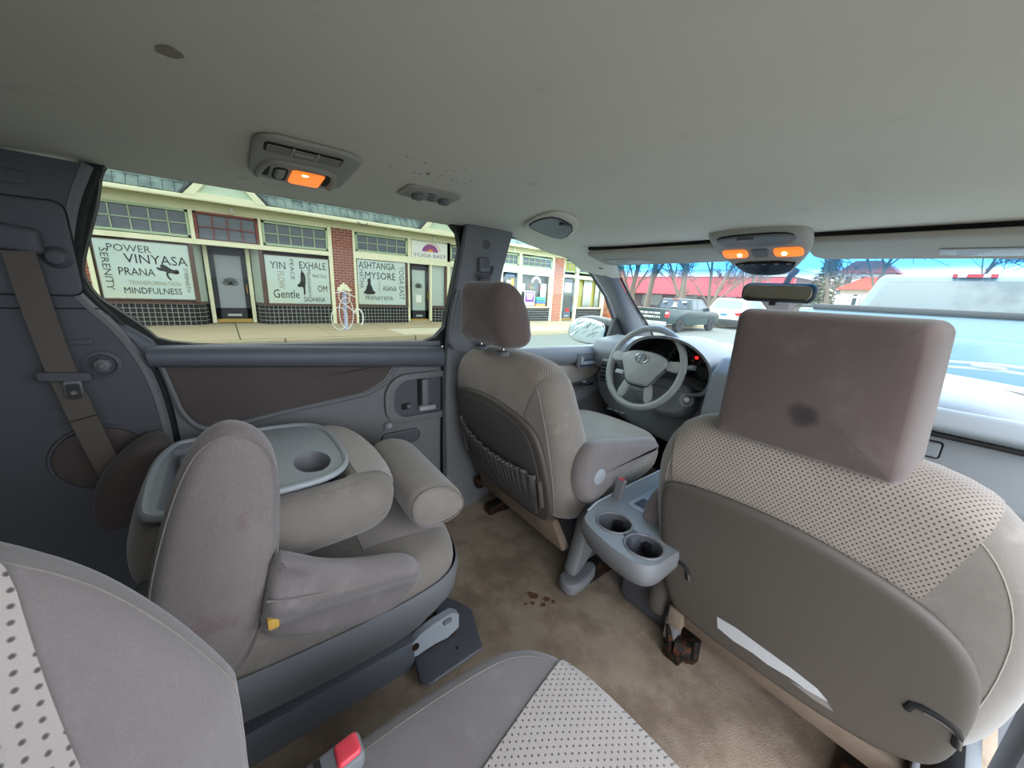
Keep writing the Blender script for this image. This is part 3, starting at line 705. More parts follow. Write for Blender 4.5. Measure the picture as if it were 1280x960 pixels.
def suv(x, y, label):
    T = thing('sport_utility_vehicle', label, 'car', (x, y, G0)); zb = G0 + .35; Y = lambda v: y + v
    prof = [(Y(0), zb), (Y(-.02), zb + .5), (Y(.12), zb + .7), (Y(4.0), zb + .62), (Y(4.7), zb + .5), (Y(4.8), zb), (Y(4.35), zb - .05), (Y(4.2), zb + .2), (Y(3.9), zb + .32), (Y(3.6), zb + .2), (Y(3.5), zb - .08), (Y(1.35), zb - .08), (Y(1.2), zb + .2), (Y(.9), zb + .32), (Y(.6), zb + .2), (Y(.5), zb)]
    sidebody(T, prof, x, .95, 'body', 'suv_white', bevel=.05)
    tw = lambda z: .93 - .3 * max(0, z - zb - .6)
    c = sidebody(T, [(Y(.12), zb + .66), (Y(.5), zb + 1.22), (Y(.7), zb + 1.27), (Y(2.5), zb + 1.28), (Y(3.6), zb + .66)], x, .9, 'roof', 'suv_white', tw, .05)
    MB().prism([(-.78, zb + .72), (.78, zb + .72), (.66, zb + 1.18), (-.66, zb + 1.18)], lambda a, b: (x + a, Y(.1 + .38 * (b - zb - .66) / .56), b), lambda a, b: (x + a, Y(.16 + .38 * (b - zb - .66) / .56), b)).build('rear_window', 'car_glass_pale', c)
    for s in (-1, 1):
        MB().prism([(Y(.45), zb + .7), (Y(.75), zb + 1.16), (Y(2.4), zb + 1.16), (Y(3.2), zb + .7)], lambda a, b: (x + s * (tw(b) + .004), a, b), lambda a, b: (x + s * (tw(b) - .02), a, b)).build('side_window', 'car_glass_pale', c)
        MB().prism([(s * .55, zb + .5), (s * .93, zb + .58), (s * .93, zb + .36), (s * .62, zb + .4)], lambda a, b: (x + a, Y(-.05), b), lambda a, b: (x + a, Y(.12), b)).build('tail_lamp', 'tail_red', T)
        for yy in (.9, 3.9): wheel(T, x + s * .86, Y(yy), G0 + .36, .36, s)
    MB().box((x - .9, Y(-.1), zb - .1), (x + .9, Y(.02), zb + .16)).build('rear_bumper', 'trim_black', T, bevel=.03)
    MB().box((x - .16, Y(-.04), zb + .34), (x + .16, Y(-.02), zb + .46)).build('number_plate', 'blue_plastic', T)
    MB().tube([(x - .5, Y(.9), zb + 1.33), (x - .5, Y(2.4), zb + 1.33)], .02, 6).build('roof_rail', 'trim_black', T)
    return T
suv(-8.3, 21.4, 'white sport utility vehicle parked beyond the green pickup')
def bigtruck():
    T = thing('light_blue_pickup_truck', 'light blue pickup truck parked directly in front of the windshield', 'truck', (.33, 4.8, G0))
    xc, hw, y0, zt = .36, 1.0, 4.8, .985
    m = MB().prism([(-hw, -.05), (hw, -.05), (hw, zt - .06), (hw - .04, zt), (-hw + .04, zt), (-hw, zt - .06)], lambda a, b: (xc + a, y0, b), lambda a, b: (xc + a, y0 + .12, b)); tg = m.build('tailgate', 'truck_blue', T, bevel=.03)
    m = MB().box((xc - hw + .06, y0 - .03, zt - .02), (xc + hw - .06, y0 + .1, zt + .035)); m.build('tailgate_cap', 'trim_black', tg, bevel=.015)
    MB().box((xc - .78, y0 - .025, .35), (xc + .86, y0 + .02, .8)).build('pressed_panel', 'truck_blue', tg, bevel=.05, seg=3)
    for s in (-1, 1):
        MB().box((xc + s * hw - .06, y0 + .0, -.05), (xc + s * hw + .06, y0 + 2.15, zt - .01)).build('bed_side', 'truck_blue', T, bevel=.03)
        MB().box((xc + s * hw - .065, y0 + .1, zt - .02), (xc + s * hw + .065, y0 + 2.1, zt + .02)).build('bed_rail', 'trim_black', T, bevel=.01)
        MB().box((xc + s * (hw + .02) - .03, y0 - .03, .3), (xc + s * (hw + .02) + .05, y0 + .1, .75)).build('tail_lamp', 'tail_red', T, bevel=.02)
        for yy in (y0 + 1.0, y0 + 4.5): wheel(T, xc + s * .86, yy, G0 + .4, .4, s)
    MB().box((xc - hw, y0 + .1, .3), (xc + hw, y0 + 2.15, .4)).build('bed_floor', 'trim_black', T)
    MB().box((xc - hw, y0 - .2, -.12), (xc + hw, y0 + .0, .08)).build('rear_bumper', 'bumper_chrome', T, bevel=.03)
    yc = y0 + 2.25; top = 1.465
    tw = lambda z: hw - .33 * max(0, z - 1.0)
    pr = [(yc, .0), (yc, 1.0), (yc + .18, top - .04), (yc + .3, top), (yc + 1.5, top), (yc + 2.4, 1.0), (yc + 3.6, .9), (yc + 3.7, 0)]
    c = sidebody(T, pr, xc, hw, 'cab', 'truck_blue', tw, .05)
    MB().prism([(-hw + .12, 1.03), (hw - .12, 1.03), (hw - .24, top - .08), (-hw + .24, top - .08)], lambda a, b: (xc + a, yc - .02 + .18 * (b - 1) / .45, b), lambda a, b: (xc + a, yc + .03 + .18 * (b - 1) / .45, b)).build('rear_window', 'rear_glass', c, bevel=.01)
    for s in (-1, 1): MB().prism([(yc + .25, 1.03), (yc + .4, top - .07), (yc + 1.4, top - .07), (yc + 2.1, 1.03)], lambda a, b: (xc + s * (tw(b) + .004), a, b), lambda a, b: (xc + s * (tw(b) - .02), a, b)).build('side_window', 'car_glass', c)
    for a, b, mt in ((-.17, -.13, 'tail_red'), (-.12, -.06, 'white_paint'), (-.055, .07, 'tail_red'), (.075, .12, 'white_paint'), (.125, .18, 'tail_red')):
        MB().box((xc - .03 + a, yc + .12, top - .045), (xc - .03 + b, yc + .2, top - .005)).build('brake_lamp', mt, c)
bigtruck()
# ---- background: stores, houses, trees
S = thing('store_building', 'low store with a long red metal awning beyond the parked vehicles', 'building', (-30, 50, G0))
MB().box((-55, 50, G0), (-13.5, 62, 4.6)).build('wall', 'dark_store', S)
rr = MB(); x = -56.0
while x < -13.6: rr.box((x, 49.2, 1.65), (x + .34, 49.7, 3.9)); x += .36
rr.build('ribs', 'red_metal', S, kind='stuff')
MB().box((-56, 49.4, 1.6), (-13.4, 50.2, 3.85)).build('awning', 'red_metal', S)
MB().box((-56, 49.6, 4.0), (-13.4, 64, 4.9)).build('roof', 'pale_roof', S)
for x in range(-52, -17, 5): MB().box((x, 49.9, .0), (x + 3.2, 50.02, 1.5)).build('shop_window', 'shopfront_dark', S)
def house(x, y, w2, d2, h, roofh, label, zoff=0, red=True):
    H = thing('house', label, 'house', (x, y, G0)); 
    MB().box((x - w2, y, G0), (x + w2, y + d2, h)).build('wall', 'house_wall', H)
    MB().prism([(-w2 - .4, h), (w2 + .4, h), (w2 * .5, h + roofh), (-w2 * .5, h + roofh)], lambda a, b: (x + a, y - .4, b), lambda a, b: (x + a, y + d2, b)).build('roof', 'red_roof', H)
    for k in range(3): MB().box((x - w2 * .75 + k * w2 * .6, y - .03, h - 1.6), (x - w2 * .75 + k * w2 * .6 + w2 * .25, y + .02, h - .4)).build('window', 'car_glass', H)
house(-5.0, 42, 2.8, 8, 2.5, 1.0, 'house with a long red roof behind the blue pickup cab'); house(-9.8, 62, 2.4, 8, 5.2, 1.4, 'taller red-roofed house behind the lower one')
fn = thing('picket_fence', 'white picket fence in front of the red-roofed house', 'fence', (-4, 38, G0))
for k in range(16): MB().box((-7.2 + k * .42, 38, .6), (-7.2 + k * .42 + .16, 38.08, 2.0)).build('picket', 'white_paint', fn)
MB().box((-7.3, 38.05, 1.75), (-.5, 38.12, 1.9)).build('fence_rail', 'white_paint', fn)
MB().box((-60, 36, G0), (-2, 48, -.3)).build('verge', 'grass', kind='structure')
def branch(m, tw_, p, d, L, r, depth, rng):
    n = 4; pts = [p.copy()]; rs = [r]; q = p.copy(); dd = d.copy()
    for i in range(n):
        dd = (dd + Vector((rng.uniform(-.12, .12), rng.uniform(-.12, .12), rng.uniform(-.04, .1)))).normalized(); q = q + dd * (L / n); pts.append(q.copy()); rs.append(r * (1 - .45 * (i + 1) / n))
    rs = [max(q_, .022) for q_ in rs]
    (m if r > .05 else tw_).tube(pts, rs, 6 if r > .05 else 3, caps=False)
    if depth <= 0: return
    for k in range(4 if depth > 1 else 5):
        i = rng.randint(1, n); a = rng.uniform(0, 6.28); s = rng.uniform(.35, .8)
        nd = (dd * cos(s) + (dd.orthogonal().normalized() * cos(a) + dd.cross(dd.orthogonal()).normalized() * sin(a)) * sin(s)).normalized()
        branch(m, tw_, pts[i], nd, L * rng.uniform(.5, .72), rs[i] * rng.uniform(.45, .62), depth - 1, rng)
rng = random.Random(11)
spots = [(-22.6, 33, 9, .26, 'thick bare tree nearest the windshield pillar'), (-19.9, 32, 10, .30, 'bare leaning tree left of the pickup cab'), (-18.2, 36, 9, .22, 'bare tree standing directly above the pickup cab'), (-16.0, 31, 9, .24, 'bare tree above the right half of the pickup cab'),
         (-14.9, 34, 8, .16, 'thin bare tree above the pickup hood'), (-13.6, 31, 9, .15, 'thin bare tree above the gap between pickup and white vehicle'), (-12.6, 35, 8, .15, 'thin bare tree left of the rear-view mirror'), (-10.9, 32, 9, .17, 'bare tree behind the rear-view mirror'),
         (-7.0, 35, 8, .16, 'bare spreading tree right of the rear-view mirror'), (-25.5, 38, 9, .22, 'bare tree in front of the left end of the red awning'), (2.8, 30, 8, .16, 'bare tree above the roof of the blue pickup'), (-1.2, 53, 10, .2, 'bare tree between the two red-roofed houses'), (-4.9, 34, 9, .15, 'thin bare tree in front of the long red-roofed house')]
for (x, y, h, r, lb) in spots:
    t = thing('bare_tree', lb, 'tree', (x, y, G0), group='bare trees along the far side of the street')
    a, b = MB(), MB(); branch(a, b, Vector((x, y, G0 - .1)), Vector((rng.uniform(-.1, .22), rng.uniform(-.1, .1), 1)).normalized(), h * .62, r, 4, rng)
    a.build('trunk', 'bark', t, sharp=180); b.build('twigs', 'twigs', t, kind='stuff', sharp=180)
ev = thing('evergreen_tree', 'broad evergreen tree beside the red-roofed house', 'tree', (-9.7, 46, G0))
MB().tube([(-9.7, 46, G0), (-9.7, 46, 5.5)], [.2, .05], 6).build('trunk', 'bark', ev)
m = MB()
for k in range(900):
    hgt = rng.uniform(.5, 6.0); rad = (6.3 - hgt) * .42 * rng.uniform(.5, 1); a = rng.uniform(0, 6.28)
    c = Vector((-9.7 + rad * cos(a), 46 + rad * sin(a), hgt)); d = Vector((cos(a), sin(a), -.4)) * .35; s2 = Vector((-sin(a), cos(a), .1)) * .16
    m.add([c - d, c + s2, c + d, c - s2], [(0, 1, 2, 3)])
m.build('needles', 'evergreen', ev, kind='stuff', sharp=180)
# mass of twiggy undergrowth on the hill at the end of the street
hm = MB(); hm.grid(40, 6, lambda u, v: (-80 + 120 * u, 75 + 20 * v, G0 + (5.5 + 1.5 * sin(u * 9) + .8 * sin(u * 31)) * min(1, v * 1.6))); hm.build('hillside', 'twigs', kind='structure', sharp=180)
# ================================================================ VAN SHELL
from mathutils.geometry import tessellate_polygon
def plate(outer, holes, F, t, name, matl, parent=None, bevel=0, **kw):
    """flat panel with openings; F(a, b, h) -> point, h = height off the panel (0 face, -t back)"""
    loops = [outer] + list(holes); flat = [p for l in loops for p in l]
    tris = tessellate_polygon([[Vector((p[0], p[1], 0)) for p in l] for l in loops])
    n = len(flat); m = MB(); vs = [F(a, b, 0) for a, b in flat] + [F(a, b, -t) for a, b in flat]
    fs = [tuple(q) for q in tris] + [tuple(i + n for i in reversed(q)) for q in tris]; k = 0
    for l in loops:
        L = len(l)
        for i in range(L): fs.append((k + i, k + (i + 1) % L, k + (i + 1) % L + n, k + i + n))
        k += L
    m.add(vs, fs); return m.build(name, matl, parent, bevel=bevel, **kw)
LW = lambda x0: (lambda a, b, h: (x0 + h, a, b))          # left wall mapper: height grows into the cabin
def ceil_z(x, y):
    z = 1.27 - .042 * (min(abs(x), .8) / .76) ** 1.8; t = min(1, max(0, (y - .9) / .5)); return z - .06 * t * t * (3 - 2 * t)
def yh(x): return 1.47 - (.5 if x < 0 else .32) * x * x
# floor
m = MB(); m.grid(60, 90, lambda u, v: (-.80 + 1.6 * u, -1.35 + 3.4 * v, .006 * sin(u * 9 + v * 4) * sin(v * 13) + .012 * max(0, sin(v * 21 + u * 3)) ** 8))
fl = m.build('floor', 'carpet', kind='structure', solid=.03, label='stained beige-brown carpet')
MB().box((-.84, -1.4, -.14), (.84, 2.1, -.045)).build('floor_pan', 'plastic_dark', kind='structure')
# stains are shapes of their own: dark spots on the carpet
st = MB(); random.seed(5)
for (x, y, r) in ((-.155, .70, .016), (-.12, .73, .012), (-.135, .68, .009), (-.11, .705, .010), (-.10, .74, .007), (-.145, .66, .006)):
    st.add([(x, y, .017)] + [(x + r * random.uniform(.6, 1.2) * cos(2 * pi * k / 9), y + r * random.uniform(.6, 1.2) * sin(2 * pi * k / 9), .0165) for k in range(9)], [(0, 1 + k, 1 + (k + 1) % 9) for k in range(9)])
mat('rust_stain', (96, 62, 40), 1.0); st.build('spill_stain', 'rust_stain', fl, kind='stuff')
# ceiling
def cl_pt(u, v):
    x = -.80 + 1.6 * u; e = min(1, max(0, (abs(x) - .56) / .08)); ye = yh(x) + .10 + .25 * e * e * (3 - 2 * e); y = -1.35 + (ye + 1.35) * v; z = ceil_z(x, y) - .45 * max(0, y - 1.38) * e
    return (x, y, z)
m = MB(); m.grid(48, 60, cl_pt); ce = m.build('ceiling', 'headliner', kind='structure', sharp=180)
for sx in (-1, 1): MB().box((min(sx * .79, sx * .87), -1.42, 1.235), (max(sx * .79, sx * .87), 1.42, 1.34)).build('trim_10' if sx < 0 else 'trim_11', 'rubber_black', kind='structure', bevel=.01)
MB().box((-.90, -1.42, -.2), (-.832, 1.95, .70)).build('trim_12', 'truck_blue', kind='structure', bevel=.02)
MB().box((-.87, .80, .6), (-.81, .90, 1.25)).build('trim_13', 'rubber_black', kind='structure', bevel=.01)
MB().box((-.87, -1.40, .6), (-.81, -.30, 1.25)).build('trim_14', 'rubber_black', kind='structure', bevel=.01)
mat('mud', (158, 147, 134), 1.0)
st = MB(); random.seed(9)
for k in range(26):
    cx, cy = random.gauss(-.36, .05), random.gauss(.44, .07); r = random.uniform(.0015, .0045)
    if k == 0: cx, cy, r = -.165, -.02, .016
    st.add([(cx + r * random.uniform(.6, 1.3) * cos(2 * pi * j / 8), cy + r * random.uniform(.6, 1.3) * sin(2 * pi * j / 8), ceil_z(cx, cy) - .0012) for j in range(8)], [tuple(range(8))])
st.build('dirt_marks', 'mud', ce, kind='stuff')
MB().box((-.86, -1.42, 1.30), (.86, 1.5, 1.34)).build('trim_1', 'plastic_dark', kind='structure', bevel=.02).name = 'trim_1'
# back and right rear corner, door sill
wb = MB().box((-.82, -1.42, -.1), (.82, -1.36, .78)); wb.build('wall_back', 'plastic_dark', kind='structure')
m = MB().box((-.82, -1.42, 1.14), (.82, -1.36, 1.3)); m.build('trim_2', 'plastic_dark', kind='structure')
MB().box((-.80, -1.40, .78), (.80, -1.39, 1.14)).build('window_5', glass('privacy_glass_rear', (.12, .14, .14))[0], kind='structure')
MB().box((.76, -1.40, -.1), (.82, -.42, .80)).build('wall_right', 'plastic_dark', kind='structure')
MB().box((.77, -1.38, .80), (.79, -.46, 1.16)).build('window_4', glass('privacy_glass_right', (.12, .14, .14))[0], kind='structure')
MB().box((.74, -.46, .0), (.80, -.38, 1.22)).build('trim_3', 'plastic_dark', kind='structure', bevel=.015)
MB().box((.72, -.42, -.10), (.86, 1.9, -.01)).build('trim_4', 'plastic_dark', kind='structure', bevel=.01)
MB().box((.755, .98, .0), (.82, 1.10, 1.18)).build('pillar_trim_right', 'plastic', kind='structure', bevel=.02).name = 'trim_5'
# ---------------- left side: rear quarter panel
trimL = [(-.208, 1.217), (-.242, 1.14), (-.266, 1.052), (-.283, .963), (-.262, .915), (-.223, .858), (-.197, .797), (-.176, .725), (-.166, .634), (-.164, .515), (-.166, .05)]
tl = smooth(trimL, 2, False)
wl = plate([(-1.38, 1.24), (-1.38, .0)] + [(a, b) for a, b in reversed(tl)], [], LW(-.745), .03, 'wall_left', 'plastic_dark', kind='structure')
seamline('edge_bead', [(-.752, a, b) for a, b in tl], .011, 'plastic', wl)
seamline('inner_bead', [(-.768, a + .014, b) for a, b in tl], .009, 'rubber_black', wl)
F = LW(-.742)
pnl = rrect(.22, .20, .02, 5, -.365, 1.03)
pillow('access_panel', pnl, lambda a, b, c: (-.742 + .006 * (c + .5), a, b), 'plastic_dark', wl, r=.008, fill=3)
seamline('panel_gap', [(-.7425, a, b) for a, b in pnl], .0025, 'black_gap', wl, closed=True)
seamline('trim_joint', [(-.744, -.7, .90), (-.744, -.236, .90)], .0015, 'black_gap', wl)
pillow('coat_hook_base', rrect(.07, .028, .013, 4, -.33, 1.17), lambda a, b, c: (-.744 + .003 * (c + .5), a, b), 'plastic_dark', wl, r=.006, fill=2)
MB().lathe([(.034, 0), (.034, .006), (.026, .008), (.021, .002), (.0, .002)], (-.745, -.252, .765), (1, 0, 0), 28).build('hook_bezel', 'plastic_dark', wl)
h = MB().lathe([(.02, 0), (.016, .012), (.006, .016), (.006, .02)], (-.743, -.252, .765), (1, 0, 0), 7); h.build('knob', 'plastic', wl, bevel=.002)
MB().lathe([(.021, 0), (.021, .0015), (.018, .002)], (-.745, -.345, .64), (1, 0, 0), 24).build('blanking_cap', 'plastic_dark', wl)
MB().lathe([(.022, 0), (.022, .0015), (.018, .002)], (-.745, -.475, .62), (1, 0, 0), 24).build('blanking_cap', 'plastic_dark', wl)
pillow('slot_cover', rrect(.045, .014, .004, 3, -.28, .822), lambda a, b, c: (-.744 + .006 * (c + .5), a, b), 'plastic_dark', wl, r=.003, fill=2)
sp = [(-.288 + .085 * cos(a), .525 + .085 * sin(a) * .95) for a in [2 * pi * k / 40 for k in range(40)]]
gr = pillow('speaker_grille', sp, lambda a, b, c: (-.745 + .010 * (c + .5), a, b), 'velour_dark', wl, r=.01, fill=3)
seamline('speaker_ring', [(-.744, -.288 + .089 * cos(a), .525 + .086 * sin(a)) for a in [2 * pi * k / 40 for k in range(40)]], .005, 'plastic_dark', wl, closed=True)
# seat belt on the quarter panel
sb = thing('seat_belt', 'dull grey-brown seat belt hanging down the rear quarter panel', 'seat belt', (-.73, -.33, 1.04))
def strap(name, pts, wd, matl, par, dirs=(0, 1, 0), th=.0015):
    m = MB(); vs = []
    pts = [Vector(p) for p in pts]
    for i, p in enumerate(pts):
        d = (pts[min(i + 1, len(pts) - 1)] - pts[max(0, i - 1)]).normalized(); n = Vector((1, 0, 0)) if not isinstance(dirs, Vector) else dirs
        s = n.cross(d).normalized() * wd / 2; nn = d.cross(s).normalized() * th
        vs += [p - s - nn, p + s - nn, p + s + nn, p - s + nn]
    fs = []
    for i in range(len(pts) - 1):
        for j in range(4): fs.append((4 * i + j, 4 * i + (j + 1) % 4, 4 * i + 4 + (j + 1) % 4, 4 * i + 4 + j))
    fs += [(3, 2, 1, 0), tuple(4 * (len(pts) - 1) + j for j in range(4))]
    m.add(vs, fs); return m.build(name, matl, par)
strap('webbing', smooth([(-.712, -.328, 1.02), (-.708, -.322, .90), (-.708, -.312, .76), (-.705, -.290, .60), (-.70, -.262, .44), (-.68, -.235, .34)], 2, False), .046, 'webbing', sb)
seamline('stitch_fold', [(-.703, -.318, .64), (-.701, -.272, .652)], .0012, 'black_gap', sb)
pillow('belt_guide', rrect(.07, .055, .01, 4, -.33, 1.045), lambda a, b, c: (-.74 + .03 * (c + .5), a, b - .12 * (a + .33)), 'plastic_dark', sb, r=.008, fill=3)
MB().lathe([(.024, 0), (.024, .008), (.014, .02), (.004, .022)], (-.742, -.282, 1.012), (1, 0, 0), 20).build('anchor_bolt', 'plastic_dark', sb)
tg = thing('belt_latch_plate', 'grey belt latch plate with a bright metal tongue on the hanging belt', 'buckle', (-.7, -.31, .75))
pillow('latch_body', rrect(.085, .024, .009, 5, -.308, .748), lambda a, b, c: (-.706 + .012 * c + .003, a, b - .10 * (a + .308)), 'plastic_dark', tg, r=.005, fill=3)
pillow('latch_neck', rrect(.03, .035, .006, 4, -.298, .722), lambda a, b, c: (-.698 + .008 * c, a, b), 'plastic', tg, r=.004, fill=3)
plate(rrect(.022, .036, .005, 4, -.297, .715), [rrect(.011, .014, .004, 4, -.297, .710)], LW(-.69), .003, 'metal_tongue', 'chrome', tg, label='bright metal tongue with a square hole')
# ---------------- sliding door
glassL = [(-.145, 1.262), (-.190, 1.225), (-.207, 1.148), (-.234, 1.068), (-.256, 1.002), (-.259, .974), (-.245, .927), (-.218, .900), (-.174, .853), (-.139, .803), (.193, .784), (.679, .757), (.722, .957), (.79, 1.25), (.394, 1.262), (.072, 1.264)]
d1s = thing('door_1', 'grey sliding side door with a wide tinted window', None, (-.78, .26, .05), kind='structure')
out1 = [(-.15, 1.30), (-.215, 1.26), (-.245, 1.146), (-.29, 1.0), (-.29, .94), (-.26, .88), (-.23, .83), (-.19, .74), (.73, .70), (.80, 1.0), (.86, 1.29), (.4, 1.30), (.07, 1.30)]
plate(smooth(out1, 1), [smooth(glassL, 2)], LW(-.778), .03, 'window_surround', 'rubber_black', d1s)
plate([(-.19, .05), (.675, .05), (.675, .78), (-.19, .80)], [], LW(-.775), .04, 'door_panel', 'plastic', d1s)
def padm(name, y0, y1, zt0, zt1, zb0, zb1, xw, matl, par, dep=.05, n=24):
    """horizontal rounded door rail, its height running from zt/zb at y0 to y1"""
    m = MB(); prof = []
    for k in range(9): a = -pi / 2 + pi * k / 8; prof.append((cos(a) ** .6 if cos(a) > 0 else 0, .5 + .5 * sin(a)))
    rows = []
    for i in range(n + 1):
        t = i / n; y = y0 + (y1 - y0) * t; zt = zt0 + (zt1 - zt0) * t; zb = zb0 + (zb1 - zb0) * t
        rows.append([(xw - .01, y, zb)] + [(xw + dep * p, y, zb + (zt - zb) * q) for p, q in prof] + [(xw - .01, y, zt)])
    c = len(rows[0]); m.add([p for r in rows for p in r], [(i * c + j, i * c + j + 1, (i + 1) * c + j + 1, (i + 1) * c + j) for i in range(n) for j in range(c - 1)] + [tuple(range(c)), tuple(n * c + j for j in range(c))])
    return m.build(name, matl, par)
padm('belt_rail', -.172, .672, .806, .762, .748, .675, -.775, 'belt_pad', d1s, .045)
pillow('rail_end_cap', smooth([(-.255, .90), (-.20, .86), (-.145, .805), (-.15, .75), (-.185, .755), (-.215, .82)], 1), lambda a, b, c: (-.785 + .03 * (c + .5), a, b), 'belt_pad', d1s, r=.02, fill=3)
ins = smooth(dens([(-.152, .772), (.490, .712), (.445, .645), (.37, .606), (.10, .578), (-.04, .556), (-.09, .560), (-.125, .615)], .05), 2)
pillow('fabric_panel', ins, lambda a, b, c: (-.776 + .008 * (c + .5), a, b), 'velour_dark', d1s, r=.012, fill=3, label='dark ribbed cloth insert')
seamline('panel_ridge', [(-.774, a + (.012 if a > .2 else -.004) , b - .010) for a, b in ins[6:]], .008, 'plastic', d1s)
rec = rrect(.25, .20, [.07, .02, .02, .09], 6, .565, .56)
plate(rec, [rrect(.205, .15, [.055, .01, .01, .07], 6, .575, .562)], lambda a, b, h: (-.757 + h, a, b), .02, 'handle_bezel', 'plastic', d1s, bevel=.006)
plate(rrect(.205, .15, [.055, .01, .01, .07], 6, .575, .562), [], LW(-.772), .004, 'handle_recess', 'plastic_dark', d1s)
MB().box((-.772, .585, .52), (-.750, .612, .632)).build('pull_bar', 'plastic', d1s, bevel=.005)
MB().box((-.772, .573, .52), (-.765, .585, .632)).build('pull_slot', 'black_gap', d1s)
MB().box((-.772, .57, .505), (-.742, .64, .525)).build('door_handle', 'plastic_light', d1s, bevel=.005)
MB().box((-.771, .505, .515), (-.768, .54, .54)).build('lock_slot', 'black_gap', d1s, bevel=.001); MB().box((-.77, .525, .52), (-.76, .54, .535)).build('lock_lever', 'plastic', d1s, bevel=.002)
pillow('cup_recess', rrect(.16, .06, .028, 6, .50, .40), lambda a, b, c: (-.776 + .012 * (c + .5), a, b), 'plastic_dark', d1s, r=.01, fill=3)
stk = MB().box((-.766, .435, .445), (-.7645, .475, .475)).build('warning_sticker', 'ink_grey', d1s); MB().lathe([(.010, 0), (.010, .0006), (.007, .0006)], (-.7645, .455, .46), (1, 0, 0), 16).build('round_symbol', 'plastic_light', stk)
for k, yy in enumerate((.677, .684)): seamline('rubber_seal', [(-.765, yy, .02), (-.765, yy, .70), (-.775, yy + .03, .86), (-.785, yy + .105, 1.22)], .004, 'rubber_black', d1s)
seamline('rubber_seal', [(-.762, -.168, .02), (-.762, -.160, .5), (-.762, -.168, .75)], .006, 'rubber_black', d1s)
g1, ng, tg_ = glass('privacy_glass_left', (.54, .56, .525), .006); 
plate(smooth([(a + (.006 if a > .2 else -.006), b + (.008 if b > 1.1 else -.008)) for a, b in glassL], 1), [], LW(-.795), .004, 'window_1', g1, kind='structure')
# ---------------- B pillar
Bp = [(.767, 1.24), (.767, 1.2), (.725, .99), (.688, .766), (.682, .55), (.686, .327), (.690, .18), (.66, .10), (.62, .06), (.62, .0), (1.0, .0), (1.0, .70), (.895, .73), (.935, 1.024), (.985, 1.20), (1.0, 1.24)]
bp = plate(smooth(Bp, 1), [], LW(-.738), .03, 'trim_6', 'plastic', kind='structure', bevel=.006)
seamline('pillar_bead', [(-.748, a - .004, b) for a, b in smooth([(.775, 1.22), (.727, .99), (.688, .77), (.684, .4), (.685, .2)], 2, False)], .007, 'plastic_dark', bp)
MB().lathe([(.018, 0), (.018, .002), (.013, .001)], (-.738, .86, 1.165), (1, 0, 0), 20, (0, 1, 0)).build('airbag_badge', 'plastic_dark', bp)
gl = thing('belt_anchor', 'dark belt guide high on the pillar above the driver headrest', 'seat belt', (-.73, .84, 1.08))
pillow('guide_cover', rrect(.055, .06, .012, 4, .845, 1.085), lambda a, b, c: (-.738 + .022 * (c + .5), a, b), 'plastic', gl, r=.008, fill=3)
plate(rrect(.034, .036, .006, 3, .845, 1.09), [], LW(-.714), .002, 'slot', 'plastic_dark', gl)
m = MB().tube(smooth([(-.72, .81, 1.045), (-.705, .83, 1.035), (-.705, .865, 1.045), (-.72, .88, 1.08)], 1, False), .007, 6); m.build('guide_loop', 'plastic_dark', gl)
strap('webbing', [(-.715, .845, 1.04), (-.705, .845, .9), (-.70, .845, .5), (-.705, .85, .1)], .046, 'webbing', gl)
gh = thing('grab_handle', 'slim grey pull handle on the pillar beside the driver headrest', 'handle', (-.72, .69, .85))
MB().tube(smooth([(-.735, .735, .97), (-.70, .712, .965), (-.69, .690, .90), (-.69, .675, .80), (-.70, .69, .765), (-.735, .71, .76)], 2, False), .010, 8).build('grip', 'plastic', gh)
# ---------------- driver door
dwp = [(.964, 1.209), (.907, 1.024), (.864, .738), (1.041, .732), (1.358, .715), (1.757, .712), (1.80, .86), (1.703, .989), (1.563, 1.10), (1.45, 1.15), (1.303, 1.189), (1.101, 1.214)]
d2s = thing('door_2', 'grey driver door with cloth insert and switch armrest', None, (-.77, 1.35, .05), kind='structure')
outer2 = [(.93, 1.26), (.86, 1.02), (.82, .70), (1.9, .66), (1.93, .80), (1.80, 1.02), (1.62, 1.16), (1.45, 1.22), (1.1, 1.26)]
plate(outer2, [dwp], LW(-.782), .02, 'window_surround', 'plastic_dark', d2s)
pillow('door_panel', [(.92, .04), (1.88, .04), (1.88, .70), (.92, .73)], lambda a, b, c: (-.80 + .04 * (c + .5), a, b), 'plastic', d2s, r=.01, fill=3)
padm('belt_rail', .92, 1.88, .738, .712, .665, .60, -.765, 'dash_lower', d2s, .04)
pillow('fabric_panel', smooth([(.95, .66), (1.62, .60), (1.69, .585), (1.62, .52), (1.52, .49), (1.3, .52), (.95, .54)], 2), lambda a, b, c: (-.762 + .01 * (c + .5), a, b), 'velour_light', d2s, r=.012, fill=3)
pillow('armrest', smooth([(.95, .535), (1.3, .525), (1.50, .515), (1.58, .53), (1.70, .59), (1.74, .60), (1.72, .50), (1.60, .44), (1.3, .40), (.95, .40)], 2), lambda a, b, c: (-.765 + (.075 if a < 1.5 else .075 - .16 * (a - 1.5)) * (c + .5), a, b), 'plastic', d2s, r=.02, fill=4)
sw = pillow('switch_panel', rrect(.32, .05, .02, 5, 1.40, 0), lambda a, b, c: (-.705 + b, a, .545 - .03 * (a - 1.2) + .012 * (c + .5) - .02), 'black_gloss', d2s, r=.004, fill=2)
for k in range(4): MB().box((-.72 + .02 * (k % 2), 1.30 + .05 * (k // 2), .534), (-.705 + .02 * (k % 2), 1.335 + .05 * (k // 2), .546)).build('switch', 'plastic_dark', sw, bevel=.003)
MB().lathe([(.012, 0), (.010, .008), (.004, .009)], (-.705, 1.50, .53)).build('mirror_knob', 'plastic_light', sw)
